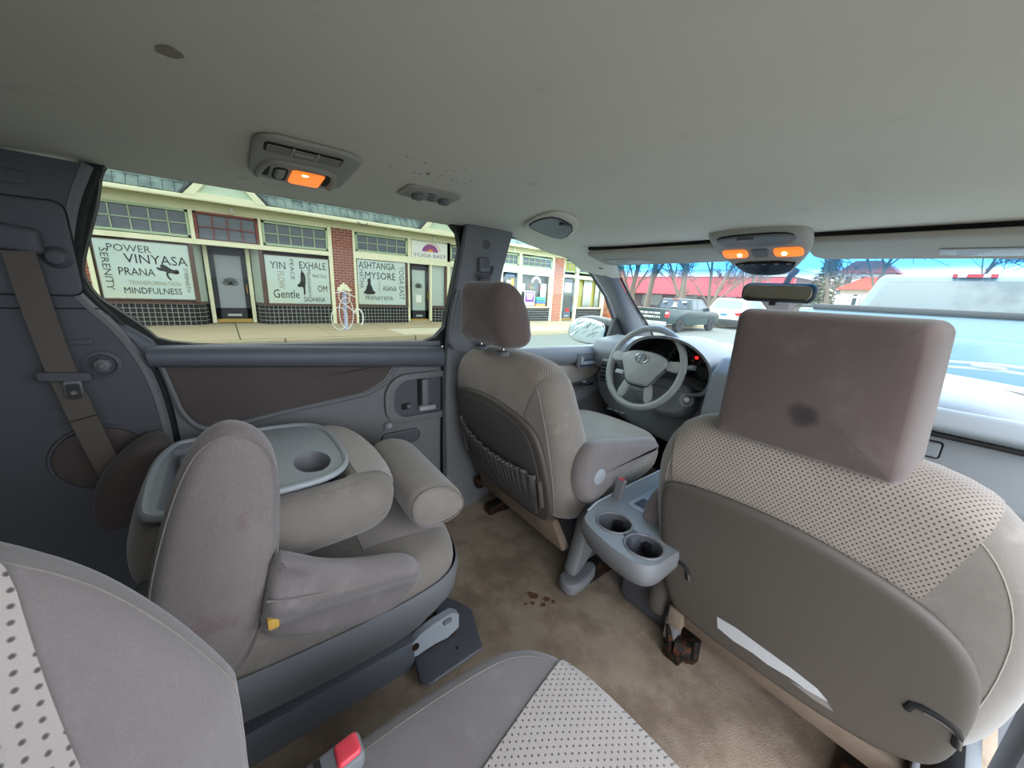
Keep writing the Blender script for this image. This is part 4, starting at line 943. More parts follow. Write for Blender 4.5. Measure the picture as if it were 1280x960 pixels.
seamline('chrome_edge', [(-.678, 1.22, .532), (-.676, 1.45, .524), (-.69, 1.55, .525)], .004, 'chrome', d2s)
sc = [(1.72 + .10 * cos(a), .17 + .10 * sin(a)) for a in [2 * pi * k / 32 for k in range(32)]]
pillow('speaker_grille', sc, lambda a, b, c: (-.762 + .006 * (c + .5), a, b), 'plastic_dark', d2s, r=.006, fill=2)
hb = plate(rrect(.155, .088, [.03, .03, .03, .012], 5, 1.525, .645), [rrect(.13, .066, [.02, .02, .02, .008], 5, 1.527, .645)], LW(-.718), .012, 'handle_bezel', 'plastic', d2s, bevel=.003)
plate(rrect(.13, .066, [.02, .02, .02, .008], 5, 1.527, .645), [], LW(-.728), .003, 'handle_recess', 'plastic_dark', d2s)
MB().box((-.728, 1.49, .622), (-.712, 1.585, .640)).build('door_handle', 'plastic_light', d2s, bevel=.006); MB().box((-.728, 1.468, .625), (-.712, 1.488, .665)).build('lock_lever', 'plastic_light', d2s, bevel=.005)
pillow('mirror_sail', [(1.735, .715), (1.93, .70), (1.86, .80), (1.79, .87)], lambda a, b, c: (-.775 + .02 * (c + .5), a, b), 'rubber_black', d2s, r=.004, fill=2)
g2 = glass('side_glass_clear', (.86, .92, .90), .03)[0]
plate(dwp, [], LW(-.79), .004, 'window_2', g2, kind='structure')
# outside mirror
mr = thing('side_mirror', 'dark door mirror outside the driver window reflecting a pale sky', 'mirror', (-1.05, 1.9, .76))
mo = smooth([(-1.25, .665), (-1.27, .76), (-1.23, .83), (-1.14, .86), (-.99, .835), (-.955, .80), (-.96, .70), (-.99, .655), (-1.08, .645)], 2)
pillow('housing', mo, lambda a, b, c: (a + .03 * (c + .5), 1.95 + .30 * (a + 1.10) + .15 * (c + .5), b), 'black_gloss', mr, r=.03, fill=5, cf=.1)
def mscale(p, s, c=(-1.10, .755)): return [(c[0] + (a - c[0]) * s, c[1] + (b - c[1]) * s) for a, b in p]
mat('mirror_silver', (225, 232, 236), .03, 1.0, stain=((120, 140, 150), 30, .60, .66, .3), stretch=(1, 1, 1))
pillow('mirror_glass', mscale(mo, .82), lambda a, b, c: (a, 1.944 + .30 * (a + 1.10) + .006 * (c + .5), b), 'mirror_silver', mr, r=.003, fill=3)
sc_ = MB(); random.seed(21)
for k in range(26):
    a, b = random.uniform(-1.20, -1.03), random.uniform(.70, .82); q = [(a + .022 * t + random.uniform(-.004, .004), 1.9395 + .30 * (a + .022 * t + 1.10), b + .018 * t + random.uniform(-.006, .006)) for t in (0, .5, 1, 1.6)]
    sc_.tube(q, .0012, 3)
sc_.build('smudges', 'ink_grey', mr, kind='stuff')
MB().box((-.99, 1.99, .68), (-.80, 2.06, .75)).build('mirror_arm', 'black_gloss', mr, bevel=.02)
# ---------------- A pillar
Aa = [(-.765, 1.10, 1.222), (-.768, 1.303, 1.192), (-.770, 1.45, 1.152), (-.770, 1.563, 1.103), (-.770, 1.703, .992), (-.770, 1.806, .872), (-.775, 1.90, .72), (-.775, 1.98, .62)]
Ab = [(-.60, 1.20, 1.25), (-.63, 1.38, 1.225), (-.64, 1.47, 1.20), (-.655, 1.56, 1.150), (-.66, 1.66, 1.055), (-.665, 1.80, .945), (-.68, 2.00, .815), (-.69, 2.1, .72)]
rows = []
for p, q in zip(smooth(Aa, 2, False), smooth(Ab, 2, False)):
    p, q = Vector(p), Vector(q); rows.append([p + (q - p) * t + Vector((.35, -.5, -.1)).normalized() * .035 * sin(pi * t) for t in [k / 8 for k in range(9)]])
m = MB().add([v for r in rows for v in r], [(i * 9 + j, i * 9 + j + 1, i * 9 + 10 + j, i * 9 + 9 + j) for i in range(len(rows) - 1) for j in range(8)])
ap = m.build('trim_7', 'plastic', kind='structure', solid=.012, soff=1)
MB().lathe([(.018, -.004), (.018, .003), (.013, .002)], (-.672, 1.50, 1.135), (.5, -.75, -.2), 20).build('airbag_badge', 'plastic_dark', ap)
seamline('glass_edge', [(a + .004, b + .012, c) for a, b, c in smooth(Ab, 2, False)[6:]], .007, 'rubber_black', ap)
m = MB(); m.tube([(.73, 1.40, 1.22), (.74, 1.7, 1.05), (.77, 2.1, .75)], .05, 8); m.build('trim_8', 'plastic', kind='structure')
# ---------------- windshield
wm = bpy.data.materials.new('windshield_glass'); wm.use_nodes = True; n = N(wm); n.t.nodes.clear()
o = n.new('OutputMaterial'); t = n.new('BsdfTransparent'); gg = n.new('BsdfGlossy'); mx = n.new('MixShader'); gg.inputs['Roughness'].default_value = .03
sp_ = n.new('SeparateXYZ'); n.t.links.new(n.coord(), sp_.inputs[0]); f = n.ramp(sp_.outputs['Z'], 1.075, 1.13)
n.put(t.inputs[0], n.mix(f, (.84, .91, .90), (.06, .34, .72)))
n.t.links.new(thin_fresnel(n, .03), mx.inputs[0]); n.t.links.new(t.outputs[0], mx.inputs[1]); n.t.links.new(gg.outputs[0], mx.inputs[2]); n.t.links.new(mx.outputs[0], o.inputs[0])
def ws(u, v):
    x = -.665 + 1.425 * u; yt = 1.60 - .25 * x * x; yb = 2.42 - .65 * (x) ** 2 if x < 0 else 2.42 - .5 * x * x
    return (x, yt + (yb - yt) * v, 1.20 + (.74 - 1.20) * v + .015 * sin(pi * v))
m = MB(); m.grid(24, 10, ws); m.build('window_3', wm, kind='structure', sharp=180)
# ---------------- visors, roof fittings
mat('visor_cloth', (176, 170, 158), .9, var=.04, vs=5, fine=.06, fs=500, spec=.1)
def visor(name, x0, x1, label, lab_x, flip):
    v = thing(name, label, 'sun visor', ((x0 + x1) / 2, yh((x0 + x1) / 2), 1.19))
    W, H = x1 - x0, .19
    def mp(a, b, c):
        x = a; yy = yh(x) - .014 + b * .95; zz = ceil_z(x, yh(x)) - .0115 - b * .20 + .018 * c - .006
        return (x, yy, zz)
    pillow('visor_board', rrect(W, H, [.03, .03, .045, .045] if flip else [.045, .045, .04, .04], 6, (x0 + x1) / 2, H / 2), mp, 'visor_cloth', v, r=.016, fill=6)
    l = MB(); l.grid(6, 3, lambda u, w_: Vector(mp(lab_x[0] + (lab_x[1] - lab_x[0]) * u + (.03 if not flip else -.0) * w_, .085 + .06 * w_, -.56))); lo = l.build('warning_label', 'label_white', v, solid=.001)
    k = MB(); 
    for r in range(3): k.grid(2, 1, lambda u, w_, r=r: Vector(mp(lab_x[0] + .03 + (.055 - .01 * r) * u, .105 + .012 * r + .005 * w_, -.62)))
    k.build('printed_marks', 'ink_grey', v)
    return v
visor('sun_visor', -.60, -.10, 'grey driver sun visor folded up above the steering wheel', (-.56, -.42), False)
visor('sun_visor', .145, .72, 'grey passenger sun visor at the right edge of the windshield top', (.44, .70), True)
for a in (-1, 1):
    xs = [(-.58 + .5 * k / 12) if a < 0 else (.17 + .55 * k / 12) for k in range(13)]
    seamline('header_groove', [(x, yh(x) - .012, ceil_z(x, yh(x)) - .005) for x in xs], .0075, 'black_gap', ce)
def roofbox(name, outl, h, matl, par, r=.01, dz=0.0, fill=4, label=None, **kw):
    return pillow(name, outl, lambda a, b, c: (a, b, ceil_z(a, b) - dz - h * (.5 - c) + .001), matl, par, r=r, fill=fill, label=label, **kw)
def flipc(f): return f
dm = thing('dome_light', 'oblong roof unit with air vent, grab handle and glowing amber lamp', 'lamp', (-.48, .18, 1.24))
roofbox('housing', rrect(.275, .205, .05, 6, -.482, .182), .013, 'plastic_roof', dm, r=.013)
vo = rrect(.055, .145, .012, 4, -.394, .170)
roofbox('vent_opening', vo, .0150, 'black_gap', dm, r=.001)
for k in range(5):
    x = -.416 + k * .0102; zz = ceil_z(x, .17); MB().box((x - .0010, .102, zz - .0162), (x + .0014, .238, zz - .0146)).build('louver', 'plastic_roof', dm)
for y in (.145, .19): MB().box((-.419, y, ceil_z(-.39, .17) - .0162), (-.369, y + .004, ceil_z(-.39, .17) - .012)).build('louver_rib', 'plastic_roof', dm)
MB().box((-.400, .150, ceil_z(-.39, .17) - .019), (-.388, .186, ceil_z(-.39, .17) - .012)).build('vent_tab', 'plastic_roof', dm, bevel=.002)
hz = lambda x: ceil_z(x, .18)
for y0 in (.112, .240): roofbox('handle_slot', rrect(.095, .015, .007, 4, -.535, y0), .0150, 'black_gap', dm, r=.001)
MB().tube(smooth([(-.595, .098, hz(-.595) - .011), (-.56, .099, hz(-.56) - .0125), (-.50, .106, hz(-.5) - .0125), (-.470, .122, hz(-.47) - .0125), (-.464, .18, hz(-.47) - .0125), (-.470, .230, hz(-.47) - .0125), (-.50, .250, hz(-.5) - .0125), (-.56, .256, hz(-.56) - .0125), (-.60, .258, hz(-.6) - .011)], 2, False), .0075, 8).build('grab_handle', 'plastic_roof', dm)
lens = rrect(.10, .072, .012, 5, -.556, .197)
roofbox('lamp_lens', lens, .0165, 'amber_lens', dm, r=.004, label='glowing amber lens')
roofbox('bulb_glow', rrect(.018, .020, .009, 5, -.525, .190), .017, 'bulb', dm, r=.004)
seamline('switch_gap', [(a, b, ceil_z(a, b) - .0132) for a, b in rrect(.080, .026, .012, 4, -.552, .141)], .0018, 'black_gap', dm, closed=True)
roofbox('rocker_switch', rrect(.072, .019, .009, 4, -.552, .141), .017, 'plastic_roof', dm, r=.003)
cp = thing('climate_panel', 'small grey rear climate control panel with two knobs on the ceiling', 'controls', (-.5, .51, 1.235))
roofbox('panel', rrect(.105, .17, [.02, .02, .03, .03], 5, -.507, .508), .008, 'plastic_roof', cp, r=.010); roofbox('inner_panel', rrect(.080, .14, [.015, .015, .025, .025], 5, -.507, .508), .0095, 'plastic_roof', cp, r=.002)
for y in (.470, .552): MB().lathe([(.017, 0), (.016, -.011), (.010, -.013)], (-.512, y, ceil_z(-.512, y) - .009), n=18).build('knob', 'plastic', cp)
for x, y in ((-.482, .503), (-.507, .511), (-.532, .519)): roofbox('button', [(x + .009 * cos(a), y + .013 * sin(a)) for a in [2 * pi * k / 14 for k in range(14)]], .0125, 'plastic', cp, r=.002, fill=2)
sgh = thing('sunglasses_holder', 'rounded storage box lid on the ceiling above the driver window', 'holder', (-.52, 1.0, 1.22))
go = smooth([(-.41, .885), (-.385, .95), (-.41, 1.05), (-.56, 1.15), (-.62, 1.11), (-.64, 1.0), (-.62, .93)], 2)
roofbox('housing', go, .012, 'headliner', sgh, r=.012); gd = smooth([(-.44, .91), (-.425, .965), (-.455, 1.06), (-.57, 1.13), (-.605, 1.09), (-.60, .97), (-.555, .925)], 1)
roofbox('lid', gd, .015, 'plastic', sgh, r=.003); seamline('lid_gap', [(a, b, ceil_z(a, b) - .0125) for a, b in gd], .0022, 'black_gap', sgh, closed=True)
MB().box((-.462, .985, ceil_z(-.46, 1.0) - .021), (-.44, 1.03, ceil_z(-.46, 1.0) - .010)).build('latch', 'plastic_dark', sgh, bevel=.003)
# overhead console
oc = thing('overhead_console', 'grey overhead console with two amber map lamps above the mirror', 'console', (.03, 1.42, 1.17))
def om(a, b, c, base=0.0, h=.03): s = b / .24; return (a + .032, 1.30 + .25 * s, 1.238 - .135 * s ** 1.5 - base + h * (c - .5) * 1.0 + .0)
OX = .018
pillow('housing', smooth([(-.105, .01), (.135, .01), (.165, .06), (.15, .14), (.10, .20), (.07, .225), (-.04, .225), (-.07, .20), (-.12, .14), (-.135, .06)], 2), lambda a, b, c: om(a, b, c, 0, .04), 'plastic_roof', oc, r=.025, fill=5)
pillow('storage_lid', smooth([(-.085, .02), (.115, .02), (.13, .06), (.10, .085), (-.07, .085), (-.10, .06)], 2), lambda a, b, c: om(a, b, c, .038, .008), 'plastic', oc, r=.006, fill=3)
seamline('lid_gap', [om(a, b, 0, .018, .04) for a, b in smooth([(-.085, .02), (.115, .02), (.13, .06), (.10, .085), (-.07, .085), (-.10, .06)], 2)], .0022, 'black_gap', oc, closed=True)
MB().box((.010, 1.316, 1.180), (.055, 1.333, 1.190)).build('latch', 'plastic_dark', oc, bevel=.003)
for x0, x1, bx_ in ((-.10, -.02, -.045), (.055, .135, .085)):
    ln = pillow('lamp_lens', rrect(x1 - x0, .036, .014, 5, (x0 + x1) / 2, .115), lambda a, b, c: om(a, b, c, .036, .010), 'amber_lens', oc, r=.005, fill=3, label='glowing amber map lamp')
    pillow('bulb_glow', rrect(.014, .012, .005, 4, bx_, .115), lambda a, b, c: om(a, b, c, .042, .008), 'bulb', oc, r=.003, fill=2)
pillow('switch', rrect(.05, .035, .008, 4, .018, .115), lambda a, b, c: om(a, b, c, .037, .008), 'plastic', oc, r=.004, fill=2)
bpnl = pillow('black_panel', smooth([(-.075, .152), (.11, .152), (.10, .185), (.06, .205), (-.03, .205), (-.065, .185)], 1), lambda a, b, c: om(a, b, c, .034, .012), 'black_gloss', oc, r=.004, fill=3)
for k in range(5): pillow('button_mark', rrect(.014, .004, .0015, 2, -.05 + .035 * k, .158), lambda a, b, c: om(a, b, c, .046, .002), 'ink_grey', bpnl, r=.001, fill=1)
# rear view mirror
rv = thing('rear_view_mirror', 'wide black-framed rear-view mirror hanging at the windshield', 'mirror', (.07, 1.6, 1.03))
ry = radians(-12)
def rm(a, b, c): return (.068 + a * cos(.18), 1.60 + a * sin(.18) + .03 * c + b * .12, 1.031 + b)
pillow('housing', rrect(.225, .068, .026, 6), rm, 'rubber_black', rv, r=.012, fill=4)
mat('mirror_dull', (150, 146, 136), .06, 1.0)
pillow('mirror_glass', rrect(.203, .052, .02, 6), lambda a, b, c: (.068 + a * cos(.18), 1.583 + a * sin(.18) + .002 * c + b * .12, 1.031 + b), 'mirror_dull', rv, r=.001, fill=3)
MB().tube([(.08, 1.61, 1.04), (.085, 1.625, 1.085), (.09, 1.655, 1.112)], [.012, .01, .014], 8).build('stem', 'plastic_dark', rv)
MB().box((.05, 1.585, .985), (.072, 1.605, 1.0)).build('dimming_tab', 'rubber_black', rv, bevel=.003)
# ================================================================ DASHBOARD
db = thing('dashboard', 'grey dashboard with a pale top, hooded gauges and a locked glovebox', 'dashboard', (0, 1.8, .45))
def xprism(prof, x0, x1, name, matl, par, bevel=.012, **kw): return MB().prism(prof, lambda y, z: (x0, y, z), lambda y, z: (x1, y, z)).build(name, matl, par, bevel=bevel, seg=3, **kw)
def dash_top(u, v):
    x = -.74 + 1.50 * u; k = -.10 * max(0, -x - .2) / .5
    ye = 2.44 - .55 * x * x
    s1 = min(1, max(0, (x + .10) / .10)); yf = 1.80 - .30 * s1 * s1 * (3 - 2 * s1)
    if x < -.5: s2 = min(1, (-x - .5) / .1); yf = 1.80 - .18 * s2 * s2 * (3 - 2 * s2)
    zz = .725 + .060 * min(1, v * 5) ** .5 + .015 * sin(pi * v) - .05 * v
    return (x, yf + (ye - yf) * v, zz - .03 * max(0, abs(x) - .6) / .15)
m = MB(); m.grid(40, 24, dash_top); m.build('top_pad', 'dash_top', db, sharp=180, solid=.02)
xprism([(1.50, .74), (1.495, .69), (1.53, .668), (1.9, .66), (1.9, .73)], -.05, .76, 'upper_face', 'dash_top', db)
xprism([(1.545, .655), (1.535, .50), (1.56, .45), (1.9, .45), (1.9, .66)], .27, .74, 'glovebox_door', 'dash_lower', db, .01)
seamline('face_gap', [(.0, 1.512, .664), (.75, 1.512, .664)], .006, 'black_gap', db)
lk = pillow('glovebox_latch', rrect(.115, .042, .006, 4, .50, .615), lambda a, b, c: (a, 1.541 - .008 * (c + .5), b), 'dash_lower', db, r=.003, fill=2)
seamline('latch_gap', [(a, 1.5405, b) for a, b in rrect(.121, .048, .008, 4, .50, .615)], .002, 'black_gap', db, closed=True)
MB().lathe([(.009, 0), (.009, .004), (.005, .005)], (.465, 1.533, .617), (0, -1, 0), 16).build('lock_barrel', 'chrome', lk)
xprism([(1.56, .44), (1.60, .30), (1.9, .25), (1.9, .45)], -.10, .74, 'lower_panel', 'dash_lower', db)
xprism([(1.62, .30), (1.70, .05), (1.9, .0), (1.9, .30)], -.10, .12, 'center_stack_foot', 'plastic_dark', db)
# centre stack (hidden by the passenger headrest) and driver side
xprism([(1.44, .56), (1.47, .72), (1.55, .78), (1.8, .78), (1.8, .40), (1.50, .40)], -.06, .24, 'center_stack', 'dash_lower', db, .02)
m = MB()
pl = pillow('lower_steering_panel', smooth([(-.73, .62), (-.72, .50), (-.66, .40), (-.50, .335), (-.22, .30), (-.06, .32), (-.04, .45), (-.05, .62), (-.3, .66)], 2), lambda a, b, c: (a, 1.60 + .04 * max(0, (.5 - b)) + .16 * (c + .5), b), 'dash_lower', db, r=.03, fill=4)
xprism([(1.60, .60), (1.57, .70), (1.60, .76), (1.8, .78), (1.8, .58)], -.75, -.50, 'side_face', 'dash_lower', db, .02)
vt = pillow('air_vent', rrect(.085, .13, .015, 5, -.615, .60), lambda a, b, c: (a, 1.575 - .012 * (c + .5), b), 'dash_lower', db, r=.006, fill=2)
MB().box((-.648, 1.556, .548), (-.582, 1.566, .652)).build('vent_opening', 'black_gap', vt)
for k in range(5): MB().box((-.648, 1.552, .556 + .021 * k), (-.582, 1.562, .562 + .021 * k)).build('louver', 'plastic_dark', vt)
for k in range(3): MB().box((-.60 + .04 * k, 1.585, .395), (-.575 + .04 * k, 1.60, .40)).build('blank_switch', 'dash_top', db)
# gauge hood
arch = smooth([(-.50, .60), (-.50, .72), (-.44, .80), (-.33, .835), (-.21, .83), (-.12, .79), (-.065, .72), (-.07, .63), (-.12, .59), (-.3, .585)], 2)
inner = [(-.28 + (a + .28) * .93, .71 + (b - .71) * .90) for a, b in arch]
m = MB(); L = len(arch)
r0 = [(a, 1.50 + .12 * (.84 - b), b) for a, b in arch]; r1 = [(-.28 + (a + .28) * 1.06, 1.80, .69 + (b - .71) * 1.05) for a, b in arch]; r2 = [(a, 1.505 + .12 * (.84 - b), b) for a, b in inner]; r3 = [(-.28 + (a + .28) * .86, 1.66, .70 + (b - .71) * .80) for a, b in arch]
m.add(r1 + r0 + r2, [(k * L + i, k * L + (i + 1) % L, (k + 1) * L + (i + 1) % L, (k + 1) * L + i) for k in range(2) for i in range(L)]); m.build('gauge_hood', 'dash_lower', db, sharp=50)
m = MB(); m.add(r2 + r3, [(i, (i + 1) % L, L + (i + 1) % L, L + i) for i in range(L)] + [tuple(L + i for i in range(L))]); m.build('hood_lining', 'rubber_black', db)
for (x, z, r) in ((-.40, .70, .045), (-.27, .715, .062), (-.155, .69, .045)):
    g = MB().lathe([(r, 0), (r, .01), (r * .93, .012), (r * .93, .004)], (x, 1.655, z), (0, -1, 0), 28).build('gauge_ring', 'plastic_dark', db)
    MB().lathe([(r * .9, 0), (r * .9, .003), (.01, .003)], (x, 1.653, z), (0, -1, 0), 28).build('gauge_face', 'screen_black', g)
    t_ = MB()
    for k in range(11): a = radians(220 - 26 * k); t_.tube([(x + r * .72 * cos(a), 1.648, z + r * .72 * sin(a)), (x + r * .85 * cos(a), 1.648, z + r * .85 * sin(a))], .0012, 4)
    t_.build('scale_marks', 'label_white', g)
MB().box((-.205, 1.64, .735), (-.192, 1.645, .748)).build('warning_light', 'glow_red', db)
# steering column
sc2 = thing('steering_column', 'grey steering column shroud with round ignition lock', 'steering column', (-.3, 1.6, .55))
def rotm(tilt): return Matrix.Rotation(tilt, 3, 'X')
WC = Vector((-.365, 1.50, .678)); TL = rotm(radians(-20))      # wheel plane: local x right, z up, -y to the driver
def wp(a, b, d=0): return WC + TL @ Vector((a, -d, b))
pillow('shroud', smooth([(-.06, -.03), (-.06, -.13), (.02, -.19), (.13, -.195), (.215, -.165), (.24, -.09), (.21, -.02), (.08, .01)], 2), lambda a, b, c: wp(a * (1 + .0 * c), b * .95, -.15 + .17 * c), 'dash_lower', sc2, r=.025, fill=4)
MB().lathe([(.030, 0), (.030, .022), (.023, .026), (.023, .018), (.008, .018)], wp(.198, -.088, -.085), TL @ Vector((.45, -1, 0)), 22).build('ignition_lock', 'plastic_light', sc2)
MB().lathe([(.011, 0), (.011, .004), (.004, .004)], wp(.206, -.088, -.068), TL @ Vector((.45, -1, 0)), 16).build('key_slot', 'chrome', sc2)
MB().tube([wp(.07, .03, -.06), wp(.16, .045, -.05), wp(.205, .05, -.045)], [.009, .009, .012], 8).build('wiper_stalk', 'plastic_light', sc2)
MB().tube([wp(-.07, .03, -.06), wp(-.16, .03, -.05)], [.009, .010], 8).build('signal_stalk', 'plastic_dark', sc2)
sw_ = thing('steering_wheel', 'grey four-spoke steering wheel with an oval emblem on its hub', 'steering wheel', tuple(WC))
R = .182
MB().tube([wp(R * cos(2 * pi * k / 48), R * sin(2 * pi * k / 48) * 1.03) for k in range(49)], .0155, 10, caps=False).build('rim', 'wheel_grey', sw_)
hub_o = dens(smooth([(-.118, .046), (-.085, .064), (-.04, .074), (.04, .074), (.085, .064), (.118, .046), (.112, .01), (.085, -.03), (.062, -.075), (.04, -.09), (-.04, -.09), (-.062, -.075), (-.085, -.03), (-.112, .01)], 1), .01)
hubp = pillow('hub_pad', hub_o, lambda a, b, c: wp(a, b, .0 + .05 * (c + .5) - .02), 'wheel_grey', sw_, r=.012, fill=5, cf=.2)
seamline('pad_gap', [wp(a * 1.015, b * 1.015, .012) for a, b in hub_o], .0022, 'black_gap', sw_, closed=True)
for sx in (-1, 1):
    pillow('upper_spoke', smooth([(sx * .095, .045), (sx * .176, .058), (sx * .180, .0), (sx * .10, .005)], 1), lambda a, b, c: wp(a, b, -.008 + .022 * (c + .5)), 'wheel_grey', sw_, r=.008, fill=3)
    pillow('lower_spoke', smooth([(sx * .030, -.075), (sx * .068, -.060), (sx * .098, -.150), (sx * .060, -.170)], 1), lambda a, b, c: wp(a, b, -.012 + .022 * (c + .5)), 'wheel_grey', sw_, r=.008, fill=3)
pillow('horn_bezel', smooth([(-.05, -.055), (.05, -.055), (.085, -.11), (-.085, -.11)], 2), lambda a, b, c: wp(a, b, -.015 + .012 * (c + .5)), 'dash_lower', sw_, r=.008, fill=3)
pillow('wheel_switch', rrect(.05, .022, .008, 4, -.105, -.045), lambda a, b, c: wp(a, b, .004 + .014 * (c + .5)), 'plastic_light', sw_, r=.004, fill=2)
em = MB()
def ellw(rx, rz, cx=0, cz=.034): return [wp(cx + 1.25 * rx * cos(2 * pi * k / 28), cz + 1.25 * rz * sin(2 * pi * k / 28), .0405) for k in range(29)]
em.tube(ellw(.026, .0175), .0024, 6, caps=False); em.tube(ellw(.008, .0155), .0019, 6, caps=False); em.tube(ellw(.019, .0062, 0, .044), .0019, 6, caps=False)
em.build('oval_emblem', 'chrome', sw_, label='chrome emblem of three interlocked ovals')
# pedals
pd = thing('brake_pedal', 'dark pedal pad in the shadow under the dashboard', 'pedal', (-.36, 1.75, .15))
pillow('pad', rrect(.09, .055, .01, 4), lambda a, b, c: (-.47 + a, 1.80 + b * .5 + .012 * c, .17 + b * .8), 'rubber_black', pd, r=.005, fill=2)
MB().tube([(-.47, 1.81, .18), (-.47, 1.88, .35)], .008, 6).build('pedal_arm', 'metal_dark', pd)
for k in range(3): MB().box((-.50 + .0, 1.788 + .0, .155 + .012 * k), (-.44, 1.795 + .008 * k, .159 + .012 * k)).build('grip_rib', 'metal_dark', pd)
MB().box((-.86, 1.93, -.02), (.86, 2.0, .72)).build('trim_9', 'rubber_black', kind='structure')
# wiper outside the windshield
wi = thing('windshield_wiper', 'pale wiper arm lying at the foot of the windshield', 'wiper', (.6, 2.45, .75))
MB().tube([(.35, 2.50, .775), (.62, 2.42, .80), (.9, 2.2, .81)], .006, 6).build('blade', 'plastic_light', wi); MB().tube([(.35, 2.46, .755), (.62, 2.38, .782), (.9, 2.16, .79)], .005, 6).build('arm', 'plastic_light', wi)
pillow('arm_cover', rrect(.09, .02, .008, 4), lambda a, b, c: (.60 + a, 2.385 - a * .35 + b, .79 + .01 * c), 'plastic_light', wi, r=.004, fill=2)
cw = MB(); cw.grid(20, 4, lambda u, v: (-.8 + 1.7 * u, 2.44 - .5 * (-.8 + 1.7 * u) ** 2 + .75 * v, .73 - .10 * v + .03 * sin(pi * v))); cw.build('hood', 'suv_white', kind='structure', sharp=180)

# ================================================================ FRONT SEATS
def seatback_map(cx, A, Bc, ztop, d0, d1, zb=.12, k=1.6):
    """(x offset, z, c) -> space; back face y = A + B z, rolling forward near the top; thickness d0 (bottom) .. d1 (top)"""
    def f(a, b, c):
        t = min(1, max(0, (b - zb) / (ztop - zb))); y = A + Bc * b; e = max(0, b - (ztop - .17)); y += k * e * e
        d = d0 + (d1 - d0) * t
        y2 = y + (c + .5) * d
        return (cx + a, y2, b)
    return f
# ---------- passenger seat
ps = thing('passenger_seat', 'beige-grey cloth front passenger seat with hard back panel, seen from behind', 'car seat', (.41, 1.0, .02))
M1 = seatback_map(.415, .938, -.2, .745, .20, .12)
bo = smooth([(-.245, .20), (-.29, .30), (-.305, .45), (-.30, .60), (-.265, .70), (-.18, .742), (0, .752), (.18, .745), (.258, .690), (.305, .585), (.315, .45), (.305, .30), (.26, .20)], 2)
bo = dens(bo, .02)
pillow('backrest', bo, M1, 'velour', ps, r=.05, rc=.42, fill=8, prof=6, center=(0, .46), cf=.1)
z0 = .545
pillow('fabric_insert', bo, M1, 'perforated_velour', ps, r=.05, rc=.42, fill=8, prof=6, center=(0, .46), cf=.1, grow=.0022,
       cuts=[((0, .50, 0), (0, -1, 0)), ((-.245, .6, 0), (-1, -.10, 0)), ((.18, .55, 0), (.80, -.55, 0)), ((.212, .68, 0), (1, -.25, 0)), ((0, 0, .30), (0, 0, 1))], label='perforated cloth band over the top of the backrest')

seam_ring('seam', bo, .040, .05, .42, M1, 'velour_light', ps, .0, 1.0, .0012, -1)

po = smooth([(-.19, .152), (-.235, .205), (-.255, .33), (-.262, .45), (-.262, .53), (-.235, .566), (-.12, .583), (.02, .583), (.15, .556), (.225, .520), (.265, .455), (.275, .35), (.268, .25), (.24, .205), (.17, .168), (.0, .152)], 2)
po = dens(po, .02)
def Mp(a, b, c): 
    p = M1(a, b, -.5); return (p[0], p[1] - .020 - .012 * (c + .5) + .004, p[2])
pn = pillow('back_panel', po, lambda a, b, c: (lambda p: (p[0], p[1] - .014 + .024 * (c - .5) * -1 * -1 * -1 if False else p[1] + .002 - .026 * (c + .5), p[2]))(M1(a, b, -.5)), 'plastic_taupe', ps, r=.022, rc=.5, fill=8, cf=-.16, center=(0, .36), prof=5)
def hook(x, z, sx):
    pts = [(x, z - .028 * (sx < 0) - .0, 0), (x, z, 0), (x + .04 * 1, z + .0, 0), (x + .052, z - .03, 0)]
    p3 = []
    for a, b, _ in ((x - .004, z - .022, 0), (x, z, 0), (x + .035, z + .004, 0), (x + .05, z - .006, 0), (x + .054, z - .036, 0)):
        q = M1(a - .415, b, -.5); p3.append((q[0], q[1] - .0225, q[2]))
    o = MB().tube(smooth(p3, 1, False), .0062, 8).build('bag_hook_slot', 'black_gap', pn)
    p4 = [(a + .004, b - .001, c - .008) for a, b, c in p3]
    MB().tube(smooth(p4, 1, False)[3:-1], .0032, 8).build('bag_hook', 'plastic_taupe', pn)
hook(.188, .338, -1); hook(.628, .352, 1)
def onp1(a, b, h): q = M1(a - .415, b, -.5); return (q[0], q[1] - .0225 - h, q[2])
lb = [(.318, .245), (.36, .250), (.42, .246), (.47, .243), (.515, .236), (.535, .222), (.50, .213), (.47, .214), (.43, .207), (.40, .210), (.36, .205), (.322, .212)]
plate(lb, [], lambda a, b, h: onp1(a, b, .0012 + h), .001, 'torn_sticker', 'label_worn', pn, label='torn white paper sticker')
mat('film_grey', (140, 134, 130), .35); plate([(.515, .236), (.555, .196), (.47, .205), (.535, .222)], [], lambda a, b, h: onp1(a, b, .0008 + h), .0008, 'sticker_residue', 'film_grey', pn)
